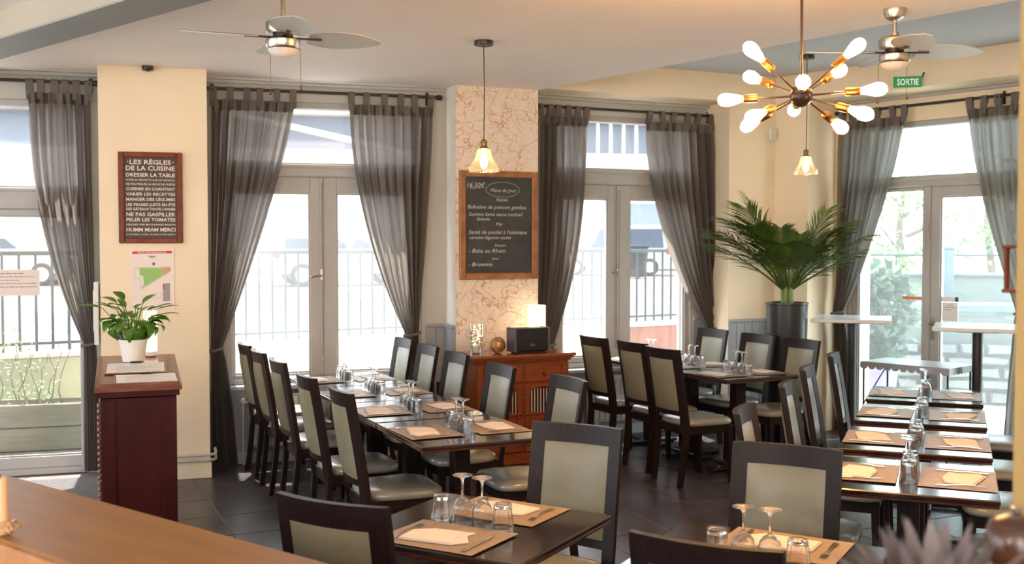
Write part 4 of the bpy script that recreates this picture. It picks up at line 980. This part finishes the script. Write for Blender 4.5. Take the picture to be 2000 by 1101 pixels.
MB().box(-Wd / 2, Wd / 2, -.004, 0, 0, Ht).obj('sheet', 'paper_white', ev)
def ex(x): return -Wd / 2 + Wd * (x - 95) / 705
def ez(y): return Ht * (1 - (y - 75) / 950)
def flat(name, pts, mat_, d=-.0052): n = len(pts); MB().add([(ex(x), d, ez(y)) for x, y in pts], [tuple(range(n))]).obj(name, mat_, ev)
flat('heading', [(115, 100), (765, 90), (765, 130), (115, 140)], 'print_red'); link('lettering', text_mesh("PLAN D'INTERVENTION", 470 / 705 * Wd, 26 / 950 * Ht, .01, mat='paper_clean'), ev, (ex(440), -.006, ez(130)))
flat('floor_area', [(230, 370), (590, 370), (600, 500), (330, 660), (250, 700), (300, 640), (290, 500), (230, 480)], 'print_green'); flat('side_area', [(592, 362), (742, 355), (742, 420), (604, 495)], 'print_tan')
flat('legend', [(610, 625), (728, 620), (728, 915), (610, 920)], 'print_grey'); flat('legend_band', [(612, 640), (632, 640), (632, 720), (612, 720)], 'print_red', -.0056)
flat('dot', [(463 + 24 * cos(t * pi / 5), 303 + 26 * sin(t * pi / 5)) for t in range(10)], 'print_blue'); flat('arrow', [(360, 170), (520, 170), (430, 212)], 'print_grey')
ol_ = MB()
for pl in ([(145, 368), (230, 362), (742, 355), (742, 425), (245, 728), (240, 532), (148, 530), (145, 368)], [(415, 785), (575, 780), (575, 860), (415, 865), (415, 785)], [(495, 782), (495, 862)]):
    for q0, q1 in zip(pl, pl[1:]): ol_.tube([(ex(q0[0]), -.0052, ez(q0[1])), (ex(q1[0]), -.0052, ez(q1[1]))], .0008, 4)
ol_.obj('outline', 'print_grey', ev)
P = FP1.p(FP1.s_at(293, -.05), -.04, 2.985); sd = thing('door_detector', 'small brown detector disc fixed at the top of the cream pillar', 'detector', (P.x, P.y, CL - .032)); MB().lathe([(0, 0), (.035, 0), (.042, .015), (.042, .031), (0, .031)], 18).obj('housing', 'bronze_metal', sd, 40); MB().lathe([(0, -.006), (.012, -.006), (.014, 0), (0, 0)], 10).obj('sensor', 'black_metal', sd)
P = FP3.p(FP3.s_at(1510, -.03), -.002, FP3.z_at(1510, 275, -.03)); ms = thing('wall_box', 'small cream sensor box on the corner wall beside the hanging lamp', 'sensor', P, FP3.a)
MB().box(-.045, .035, -.03, 0, 0, .115, .006).obj('housing', 'plastic_white', ms); MB().box(-.03, .02, -.033, -.03, .02, .07, .002).obj('cover', 'plastic_white', ms)
P = FP1.p(-.016, .10, 0); P.z = 1.02; rk = thing('leaflet_holder', 'white leaflet holder on the side of the cream pillar behind the plant', 'holder', P, FP1.a)
MB().box(-.03, 0.002, -.09, .09, 0, .46, .003).obj('back_plate', 'plastic_white', rk); MB().box(-.036, -.03, -.08, .08, .1, .40, .002).obj('leaflet', 'paper_white', rk)
# ------------------------------------------------------------------ reception desk
DA = R(20); df = at_z(271, 754, .95); ddir = Vector((-sin(DA), cos(DA))); DL = .95; dc = Vector((df.x, df.y)) + ddir * DL / 2
dk = thing('reception_desk', 'narrow dark red wooden reception desk before the cream pillar', 'desk', (dc.x, dc.y, 0), DA)
TLT = math.atan(.085 / DL); ztop = lambda y: .95 + .085 * (y + DL / 2) / DL
def slope_box(x0, x1, y0, y1, dz0, dz1):
    return MB().add([(x, y, ztop(y) + d) for d in (dz0, dz1) for y in (y0, y1) for x in (x0, x1)], [(0, 2, 3, 1), (4, 5, 7, 6), (0, 1, 5, 4), (2, 6, 7, 3), (0, 4, 6, 2), (1, 3, 7, 5)])
MB().add([(-.205, -DL / 2 + .03, .02), (.205, -DL / 2 + .03, .02), (.205, DL / 2 - .03, .02), (-.205, DL / 2 - .03, .02), (-.205, -DL / 2 + .03, .88), (.205, -DL / 2 + .03, .88), (.205, DL / 2 - .03, .97), (-.205, DL / 2 - .03, .97)], [(3, 2, 1, 0), (4, 5, 6, 7), (0, 1, 5, 4), (1, 2, 6, 5), (2, 3, 7, 6), (3, 0, 4, 7)]).obj('body', 'oxblood_wood', dk)
for x in (-.205, .125): MB().box(x, x + .08, -DL / 2 + .022, -DL / 2 + .03, .02, .87, .002).obj('stile', 'oxblood_wood', dk)
slope_box(-.235, .235, -DL / 2, DL / 2, -.028, 0).obj('top', 'desk_top_wood', dk); slope_box(-.222, .222, -DL / 2 + .012, DL / 2 - .012, -.062, -.028).obj('moulding', 'oxblood_wood', dk)
MB().box(-.215, .215, -DL / 2 + .02, DL / 2 - .02, 0, .09, .005).obj('plinth', 'oxblood_wood', dk)
be = MB().lathe([(0, -.016), (.010, -.010), (.012, 0), (.010, .010), (0, .016)], 8).mesh('bead', 'desk_top_wood', 60)
for i in range(22): link('bead', be, dk, (-.212, -DL / 2 + .04, .13 + i * .034))
slope_box(-.215, .215, -DL / 2 + .03, -DL / 2 + .045, 0, .012).obj('lip', 'desk_top_wood', dk)
def on_desk(x, y, dz=0): c, s = cos(DA), sin(DA); return (dc.x + x * c - y * s, dc.y + x * s + y * c, ztop(y) + dz)
def menu(label, x, y, rz, w_=.33, h_=.22):
    t = thing('menu_clipboard', label, 'clipboard', on_desk(x, y, .006), rot=(TLT, 0, DA + rz), group='menu clipboards on the desk')
    MB().box(-w_ / 2 - .012, w_ / 2 + .012, -h_ / 2 - .012, h_ / 2 + .012, 0, .005, .001).obj('board', 'oak_frame', t); MB().box(-w_ / 2, w_ / 2, -h_ / 2, h_ / 2, .0055, .007).obj('sheet', 'paper_clean', t)
    MB().box(-.035, .035, h_ / 2 - .012, h_ / 2 + .014, .007, .016, .003).obj('clip', 'black_metal', t)
    for k in range(6): MB().box(-w_ / 2 + .05, w_ / 2 - .03 - .04 * (k % 3), -h_ / 2 + .03 + k * .028, -h_ / 2 + .034 + k * .028, .0071, .0074).obj('print_line', 'print_grey', t)
menu('front menu clipboard lying on the sloping reception desk', .045, -.31, .02); menu('rear menu clipboard leaning nearer the potted plant on the desk', -.01, .01, -.02, .33, .28)
glow_lamp('lit white cylinder lamp glowing behind the potted plant on the desk', on_desk(.085, .425, .002), .042, .29)
pp = on_desk(-.02, .27); pl = thing('potted_peace_lily', 'leafy green house plant in a white pot on the reception desk', 'potted plant', pp, 0)
MB().lathe([(0, 0), (.065, 0), (.085, .125), (.088, .13), (.088, .14), (.08, .14), (.078, .12), (0, .12)], 24).obj('pot', 'pot_white', pl, 40); MB().lathe([(.078, .121), (0, .123)], 18).obj('soil', 'soil', pl)
def leafmesh(L, Wm, droop, pet):
    m = MB(); 
    def c(t): return Vector((pet * .5 + (L) * t * cos(droop * t), 0, pet * .9 - 0 + L * (.35 * t - droop * .55 * t * t)))
    m.tube([(0, 0, 0), (pet * .2, 0, pet * .5), c(0)], [.0035, .003, .0025], 5)
    def fn(u, v):
        p_ = c(v); wv = Wm * (sin(pi * min(1, v * 1.02 + .02)) ** .8) * (1 - .25 * v); return (p_.x, (u - .5) * 2 * wv, p_.z + abs(u - .5) * wv * .6)
    m.grid(fn, 4, 9); return m.mesh('leaf', 'house_leaf', 80)
LV = [leafmesh(.20, .040, .9, .14), leafmesh(.18, .038, 1.25, .11), leafmesh(.17, .030, .35, .24), leafmesh(.17, .042, 1.6, .09), leafmesh(.17, .045, 2.0, .08)]
for i in range(60):
    a = 2.4 * i; k = (0, 2, 3, 4, 2, 1, 0)[i % 7]
    link('leaf', LV[k], pl, (.03 * cos(a), .03 * sin(a), .12), (random.uniform(-.25, .25), random.uniform(-.25, .15), a + random.uniform(-.3, .3))).scale = (random.uniform(.8, 1.15),) * 3
# ------------------------------------------------------------------ tall palm
P = at_d(1537, 590, 8.98); pm_ = thing('potted_palm', 'green palm in a tall black cylindrical pot in the corner', 'potted plant', (P.x, P.y, 0), 0)
pz = P.z
MB().lathe([(0, 0), (.145, 0), (.150, .02), (.172, pz - .02), (.178, pz - .015), (.178, pz), (.165, pz), (.162, pz - .05), (0, pz - .05)], 32).obj('pot', 'pot_black', pm_, 35); MB().lathe([(.163, pz - .049), (0, pz - .045)], 20).obj('soil', 'soil', pm_)
for i in range(6):
    a = i * 1.05; MB().tube([(.03 * cos(a), .03 * sin(a), pz - .05), (.04 * cos(a), .04 * sin(a), pz + .12), (.055 * cos(a), .055 * sin(a), pz + .28)], [.022, .017, .010], 7).obj('cane', 'palm_stem', pm_, 60)
def frond(az, el, L, arch, nl=34):
    m = MB(); pts = []
    d0 = Vector((cos(az) * cos(el), sin(az) * cos(el), sin(el))); side = Vector((-sin(az), cos(az), 0))
    for k in range(13):
        t = k / 12; p_ = d0 * L * t + Vector((0, 0, -arch * L * t * t)); pts.append(p_ + Vector((.03 * cos(az), .03 * sin(az), pz + .10)))
    m.tube(pts, [.009 * (1 - k / 13) + .002 for k in range(13)], 5)
    for k in range(nl):
        t = .28 + .70 * k / nl; i = min(11, int(t * 12)); f = t * 12 - i; p_ = pts[i].lerp(pts[i + 1], f); tg = (pts[i + 1] - pts[i]).normalized()
        up = side.cross(tg).normalized(); ll = L * .40 * (sin(pi * min(1, (t - .12) * 1.05)) ** .6) * random.uniform(.85, 1.1)
        for s in (-1, 1):
            dr = (tg * .75 + side * s * .72 + up * (-.06 + .22 * random.random())).normalized(); q1 = p_ + dr * ll * .5 + Vector((0, 0, -.01)); q2 = p_ + dr * ll + Vector((0, 0, -.10 * ll - .02)); wv = dr.cross(up).normalized() * .0072
            m.add([p_ - wv * .4, p_ + wv * .4, q1 + wv, q1 - wv, q2], [(0, 1, 2, 3), (3, 2, 4)])
    return m.obj('frond', 'palm_leaf', pm_)
for az, el, L, ar in ((185, 62, 1.0, .30), (200, 48, .95, .22), (165, 72, 1.0, .16), (190, 40, .85, .18), (178, 55, .98, .34), (5, 60, .92, .25), (-12, 46, .90, .20), (14, 68, .88, .14), (-4, 34, .72, .08), (0, 52, .80, .10), (250, 66, .78, .4), (290, 62, .78, .4), (95, 76, .62, .1), (130, 72, .7, .2), (215, 66, .95, .35), (330, 66, .82, .3), (50, 70, .65, .2), (235, 50, .7, .3), (205, 66, .98, .2), (305, 48, .6, .25)): frond(R(az), R(el), L, ar)
# ------------------------------------------------------------------ ceiling fans
def bladeshape():
    def fn(u, v, k):
        x = .125 + .365 * v; hw = .098 * (1 - abs(2 * v - 1.05) ** 2.6 * .8 if v > .02 else .25); hw = max(.022, .10 * (max(0, sin(pi * (.08 + .92 * v) ** .85)) ** .62))
        y = (u - .5) * 2 * hw; return (x, y, -y * .22 + (.004 if k == 0 else 0))
    return MB().slab(fn, 6, 16).mesh('blade', 'blade_silver', 60)
BLADE = bladeshape()
def fan(label, x, y, ceil, zc, rz):
    t = thing('ceiling_fan', label, 'fan', (x, y, ceil), 0, 'ceiling fans'); h = zc - ceil
    MB().lathe([(0, 0), (.062, 0), (.062, -.02), (.05, -.05), (.03, -.062), (0, -.062)][::-1], 24).obj('canopy', 'nickel', t, 35)
    MB().tube([(0, 0, -.06), (0, 0, h + .08)], .011, 10).lathe([(0, h + .06), (.022, h + .06), (.022, h + .11), (0, h + .11)], 16).obj('down_rod', 'nickel', t, 40)
    MB().lathe([(0, h + .018), (.080, h + .018), (.085, h + .03), (.085, h + .075), (.07, h + .085), (0, h + .085)], 28).obj('motor_housing', 'nickel', t, 35)
    MB().lathe([(0, h - .005), (.05, h - .005), (.05, h + .02), (0, h + .02)], 20).obj('blade_hub', 'bronze_metal', t, 35)
    lk_ = MB().lathe([(0, h - .055), (.078, h - .055), (.085, h - .045), (.085, h - .012), (.06, h), (0, h)], 28).obj('light_kit', 'nickel', t, 35)
    MB().lathe([(0, h - .10), (.035, h - .095), (.062, h - .08), (.076, h - .056)], 24).obj('bowl', 'frosted_bowl', lk_, 60)
    for k in range(4):
        a = rz + k * pi / 2; b = link('blade', BLADE, t, (0, 0, h + .004), (0, 0, a))
        MB().box(.045, .19, -.012, .012, -.006, .002, .002).obj('blade_iron', 'bronze_metal', b)
    for a, l in ((R(150), .22), (R(20), .20)):
        q = (.083 * cos(a), .083 * sin(a)); c_h = MB().tube([(q[0], q[1], h - .03), (q[0] * 1.05, q[1] * 1.05, h - .03 - l)], .0012, 4); c_h.lathe([(0, h - .055 - l), (.007, h - .05 - l), (.004, h - .032 - l), (0, h - .03 - l)], 8, TX(q[0] * .05 + q[0], q[1] * 1.05, 0)); c_h.obj('pull_chain', 'brass', t)
    return t
P = at_d(553, 70, 5.33); fan('silver four-blade ceiling fan with frosted bowl near the ceiling beam', P.x, P.y, CL, P.z - .012, R(20))
P = at_d(1747, 102, 5.94); fan('silver four-blade ceiling fan behind the sputnik chandelier', P.x, P.y, CL, P.z - .005, R(0))
# ------------------------------------------------------------------ sputnik chandelier
P = at_d(1565, 187, 4.3); cz = P.z
ch = thing('sputnik_chandelier', 'dark sputnik chandelier with twelve glowing filament bulbs', 'chandelier', P, 0)
MB().lathe([(.046 * sin(pi * k / 12), -.046 * cos(pi * k / 12)) for k in range(13)], 24).obj('hub', 'bronze_metal', ch, 60)
MB().tube([(0, 0, .04), (-.003, 0, CL - cz - .02)], .006, 10).obj('stem', 'bronze_metal', ch, 60); MB().lathe([(0, CL - cz - .025), (.06, CL - cz - .025), (.06, CL - cz), (0, CL - cz)], 24).obj('canopy', 'bronze_metal', ch, 40)
bulb_p = [(.0, .225), (.0125, .225), (.015, .235), (.021, .258), (.0275, .283), (.0285, .298), (.025, .315), (.014, .328), (0, .332)]
core_p = [(0, .234), (.007, .238), (.012, .255), (.0185, .278), (.0205, .294), (.017, .310), (.009, .320), (0, .322)]
vf = (P - cam.location).normalized(); vr = vf.cross(Vector((0, 0, 1))).normalized(); vu = vr.cross(vf)      # arms were read off facing the lamp
for x, y, zz in ((-1, 0, -.02), (.99, .08, .05), (-.65, -.43, .63), (.73, .25, .64), (-.70, .65, .29), (.52, .78, .33), (.02, -.98, .17), (-.61, -.75, -.25), (-.73, .55, -.39), (-.1, .97, -.20), (.80, -.54, -.26), (.55, .70, -.46)):
    q = (vr * x + vf * y + vu * zz).to_track_quat('Z', 'Y').to_matrix().to_4x4()
    a = MB().tube([(0, 0, .04), (0, 0, .175)], .0042, 8, q).obj('arm', 'bronze_metal', ch, 60)
    MB().lathe([(0, .168), (.015, .170), (.0165, .175), (.0165, .222), (.0135, .226), (0, .226)], 16, q).obj('socket', 'brass', a, 40)
    b = MB().lathe(bulb_p, 18, q).obj('bulb', 'bulb_glass', a, 60); b['label'] = 'amber glass filament bulb'
    # the glowing filament cage inside the bulb
    g = MB().lathe(core_p, 12, q).obj('filament', 'filament_glow', a, 60)
# ------------------------------------------------------------------ bell pendants
def pendant(label, px_, ytop, ybot, d, ceil):
    P = at_d(px_, ybot, d); h = ceil - P.z; t = thing('pendant_lamp', label, 'pendant lamp', P, 0, 'bell glass pendant lamps')
    MB().lathe([(0, h - .03), (.058, h - .03), (.06, h - .026), (.06, h), (0, h)], 24).obj('canopy', 'bronze_metal', t, 40)
    MB().tube([(0, 0, h - .03), (.004, 0, h * .6), (0, 0, .205)], .0035, 6).obj('cord', 'black_metal', t)
    MB().lathe([(0, .15), (.026, .15), (.028, .156), (.02, .165), (.02, .185), (.024, .188), (.024, .196), (.012, .205), (0, .212)], 16).obj('socket', 'brass', t, 40)
    pr = [(.024, .152), (.044, .143), (.051, .115), (.056, .09), (.072, .066), (.091, .045), (.099, .025), (.099, .0)]
    MB().lathe(pr + [(r - .003, z) for r, z in pr[::-1]], 28, cap=False).obj('shade', 'shade_glass', t, 60)
    MB().lathe([(0, .02), (.014, .026), (.024, .05), (.022, .075), (.012, .10), (.010, .15), (0, .15)], 16).obj('bulb', 'pendant_glow', t, 60)
P = at_z(942, 80, CL); pendant('bell glass pendant lamp hanging before the wallpapered pillar', 945, 80, 336, P.y, CL)
P = at_z(1572, 108, CH); pendant('bell glass pendant lamp hanging in the corner above the palm', 1574, 108, 341, P.y, CH)
# ------------------------------------------------------------------ exit sign
P = FP3b.p(FP3b.s_at(1768, -.12), -.12, 0); zc = at_d(1768, 160, P.y).z
so = thing('exit_sign', 'green exit sign reading SORTIE fixed above the glazed door', 'sign', (P.x, P.y, zc), R(-8))
MB().box(-.112, .112, -.012, .012, -.044, .044, .003).obj('panel', 'sortie_green', so); link('lettering', text_mesh('SORTIE', .17, .052, .014, mat='sign_white'), so, (0, -.0135, -.026))
MB().tube([(.115, 0, .04), (.135, .02, .075), (.13, .13, .09)], .006, 6).obj('bracket', 'black_metal', so, 60)
# ------------------------------------------------------------------ high tables and zinc console
def high_table(label, px_, d, z, rz):
    P = at_d(px_, 620, d); t = thing('high_table', label, 'high table', (P.x, P.y, 0), rz, 'white high tables by the door')
    MB().box(-.32, .32, -.32, .32, z - .03, z, .006).obj('tabletop', 'white_laminate', t)
    MB().tube([(0, 0, .02), (0, 0, z - .03)], .038, 16).obj('column', 'black_metal', t, 60); MB().box(-.15, .15, -.15, .15, z - .045, z - .03, .003).obj('mounting_plate', 'black_metal', t)
    MB().lathe([(0, 0), (.22, 0), (.22, .012), (.06, .03), (0, .03)], 28).obj('base', 'black_metal', t, 40)
high_table('white high table on black post beside the tall palm', 1664, 9.12, 1.13, R(-20)); high_table('white high table on black post beside the cream column', 1910, 8.30, 1.12, R(-24))
P = at_z(1790, 708, .80); zt_ = thing('zinc_console', 'zinc side table with scalloped edge before the glazed door', 'side table', (P.x, P.y, 0), FW4.a + R(4))
zw, zd = .37, .22
MB().box(-zw, zw, -zd, zd, .785, .80, .003).obj('tabletop', 'zinc', zt_)
def scallop(L, name, M_):
    m = MB(); n = round(2 * L / .065); st_ = 2 * L / n
    for i in range(n):
        x0 = -L + i * st_; pts = [(x0, 0), (x0, -.022)] + [(x0 + st_ / 2 - st_ / 2 * cos(pi * k / 6), -.022 - .026 * sin(pi * k / 6)) for k in range(1, 6)] + [(x0 + st_, -.022), (x0 + st_, 0)]
        m.prism(pts, -.002, .002, M_ @ Matrix.Rotation(pi / 2, 4, 'X'))
    m.obj(name, 'zinc', zt_)
scallop(zw, 'scalloped_edge', Matrix.Translation((0, -zd, .788))); scallop(zw, 'scalloped_edge', Matrix.Translation((0, zd, .788)))
for s in (-1, 1): scallop(zd, 'scalloped_edge', Matrix.Translation((s * zw, 0, .788)) @ Matrix.Rotation(pi / 2, 4, 'Z'))
for sx in (-1, 1):
    for sy in (-1, 1): MB().tube([(sx * (zw - .02), sy * (zd - .02), 0), (sx * (zw - .02), sy * (zd - .02), .785)], .008, 8).obj('leg', 'black_metal', zt_, 60)
    MB().tube([(sx * (zw - .02), -zd + .02, .45), (sx * (zw - .22), -zd + .02, .78)], .005, 6).obj('brace', 'black_metal', zt_)
    MB().tube([(sx * (zw - .02), -zd + .02, .3), (sx * (zw - .02), zd - .02, .3)], .005, 6).obj('stretcher', 'black_metal', zt_)
# ------------------------------------------------------------------ entrance mat
P = at_z(100, 960, 0); em = thing('door_mat', 'dark grey fibre mat on the floor inside the glass door', 'mat', (P.x, P.y, 0.001), A17)
MB().box(-1.1, .75, -.42, .38, 0, .012, .004).obj('pile', 'mat_fibre', em); MB().box(-1.13, .78, -.45, .41, 0, .006, .002).obj('border', 'black_metal', em)
# ------------------------------------------------------------------ bar counter in the left foreground
p0 = at_z(0, 922.5, 1.05); p1 = at_z(500, 1060, 1.05); ba = atan2(p1.y - p0.y, p1.x - p0.x); bo_ = Vector((p0.x, p0.y)) - Vector((cos(ba), sin(ba))) * .9
bc = thing('bar_counter', 'oak topped bar counter crossing the lower left foreground', 'counter', (bo_.x, bo_.y, 0), ba)
LB = 3.0
MB().box(0, LB, -.36, 0, 1.015, 1.05, .005).obj('worktop', 'oak_counter', bc); MB().box(.02, LB - .02, -.30, -.04, .08, 1.015, .003).obj('front_panel', 'oxblood_wood', bc)
MB().box(.05, LB - .05, -.28, -.06, 0, .08).obj('plinth', 'black_metal', bc)
MB().box(.0, LB, -.85, -.30, .90, .93, .004).obj('rear_worktop', 'cream_render', bc); MB().box(.02, LB, -.375, -.355, .995, 1.045, .003).obj('edge_strip', 'oak_frame', bc); MB().box(.05, LB - .05, -.82, -.32, 0, .90).obj('rear_body', 'oak_counter', bc)
P = at_z(2, 1042, 1.05); cn = thing('twine_candle', 'beige pillar candle tied with twine standing on the bar counter', 'candle', P, 0)
MB().lathe([(0, 0), (.016, 0), (.016, .135), (.012, .138), (0, .134)], 18).obj('wax', 'candle_wax', cn, 50); MB().tube([(0, 0, .133), (.001, 0, .146)], .0012, 5).obj('wick', 'black_metal', cn)
tb = MB()
for k in range(4): tb.tube([((.02 + .002 * (k % 2)) * cos(q * pi / 8), (.02 + .002 * (k % 2)) * sin(q * pi / 8), .008 + k * .007) for q in range(17)], .004, 6)
for s in (-1, 1): tb.tube([(.02, -.012, .02), (.034, -.014 + s * .014, .034), (.043, -.014 + s * .022, .020), (.034, -.014 + s * .01, .010), (.02, -.012, .016)], .005, 6)
tb.obj('twine', 'twine', cn, 60)
# ------------------------------------------------------------------ right foreground: column, ledge, succulent, turned knob
cp = .9855 * 1.7 * 1000 / F
sobj(MB().prism([(cp, 1.7), (cp + .5, 1.7), (cp + .62, 2.0), (cp + .127, 2.0)][:2] + [(cp + .75, 2.05), (cp + .195, 2.05)], 0, TOP), 'wall_column_foreground', 'column_paint')
lg = thing('bar_ledge', 'narrow oak ledge in front of the cream column at the lower right', 'ledge', (.62, 1.28, 0), R(-8))
MB().box(-.40, .55, -.18, .18, 1.16, 1.20, .005).obj('board', 'oak_counter', lg); MB().box(-.36, .52, -.14, .14, .0, 1.16, .003).obj('panel', 'oxblood_wood', lg)
P = at_d(1825, 1101, 1.2); su = thing('potted_succulent', 'blurred pale green and pink spiky succulent at the lower right edge', 'potted plant', (P.x, P.y, 1.20), 0)
MB().lathe([(0, 0), (.055, 0), (.07, .12), (.074, .13), (.066, .13), (.064, .115), (0, .115)], 22).obj('pot', 'pot_white', su, 40); MB().lathe([(.064, .116), (0, .12)], 14).obj('soil', 'soil', su)
sm = MB()
def spike(u, v, k):
    wv = .019 * (1 - v) ** .6 + .0005; return ((u - .5) * 2 * wv, .005 * (1 - abs(2 * u - 1)) * (1 if k == 0 else -.3) * (1 - v) + .015 * v * v, v * .115)
SPK = MB().slab(spike, 2, 6).mesh('leaf', 'succulent_leaf', 60)
for i in range(46):
    a = 2.4 * i; tl = .15 + .8 * (i / 46); link('leaf', SPK, su, (.03 * cos(a) * tl, .03 * sin(a) * tl, .11), (-tl * .8, 0, a - pi / 2)).scale = (1, 1, random.uniform(.75, 1.15))
P = at_d(1985, 1055, 1.35); kb = thing('pepper_mill', 'turned dark wooden pepper mill head blurred at the lower right corner', 'pepper mill', (P.x, P.y, 1.20), 0)
hk = P.z - 1.20
MB().lathe([(0, 0), (.034, 0), (.034, .02), (.026, .05), (.022, hk * .5), (.027, hk - .06), (.016, hk - .045), (0, hk - .045)], 22).obj('body', 'turned_wood', kb, 60)
MB().lathe([(0, hk - .048), (.018, hk - .046), (.036, hk - .02), (.039, hk), (.032, hk + .024), (.014, hk + .032), (0, hk + .033)], 24).obj('head', 'turned_wood', kb, 60); MB().lathe([(0, hk + .03), (.006, hk + .034), (.007, hk + .042), (0, hk + .046)], 10).obj('finial', 'nickel', kb, 60)
# small wooden frame hung on the door side of the column
P = at_d(1979, 525, 2.35); wf = thing('hanging_lantern', 'small brown wooden lantern hung beside the cream column', 'lantern', (P.x + .02, P.y, P.z), R(20))
for x in (-.022, .022):
    for y in (-.022, .022): MB().box(x - .004, x + .004, y - .004, y + .004, -.045, .045).obj('post', 'frame_mahogany', wf)
MB().box(-.03, .03, -.03, .03, -.053, -.045, .002).obj('base', 'frame_mahogany', wf); MB().box(-.03, .03, -.03, .03, .045, .053, .002).obj('roof', 'frame_mahogany', wf); MB().lathe([(0, -.044), (.011, -.044), (.011, -.005), (0, -.005)], 12).obj('candle', 'pot_white', wf)
MB().tube([(0, 0, .053), (0, 0, .085), (.06, .0, .085)], .003, 6).obj('hook', 'black_metal', wf)
# ------------------------------------------------------------------ added globe lamps behind the camera, unseen, giving warm fill
for lb, x, y in (('added milk glass globe lamp for fill behind the camera, left', -2.9, -1.6), ('added milk glass globe lamp for fill behind the camera, middle', -.2, -2.3), ('added milk glass globe lamp for fill behind the camera, right', 2.4, -2.2)):
    t = thing('fill_globe', lb, 'pendant lamp', (x, y, 2.40), 0, 'added fill globes')
    MB().lathe([(.14 * sin(pi * k / 12), -.14 * cos(pi * k / 12)) for k in range(13)], 24).obj('globe', 'fill_globe_glow', t, 60)
    MB().tube([(0, 0, .13), (0, 0, CL - 2.40)], .006, 8).obj('stem', 'brass', t); MB().lathe([(0, CL - 2.425), (.05, CL - 2.425), (.05, CL - 2.40), (0, CL - 2.40)], 18).obj('canopy', 'brass', t, 40)
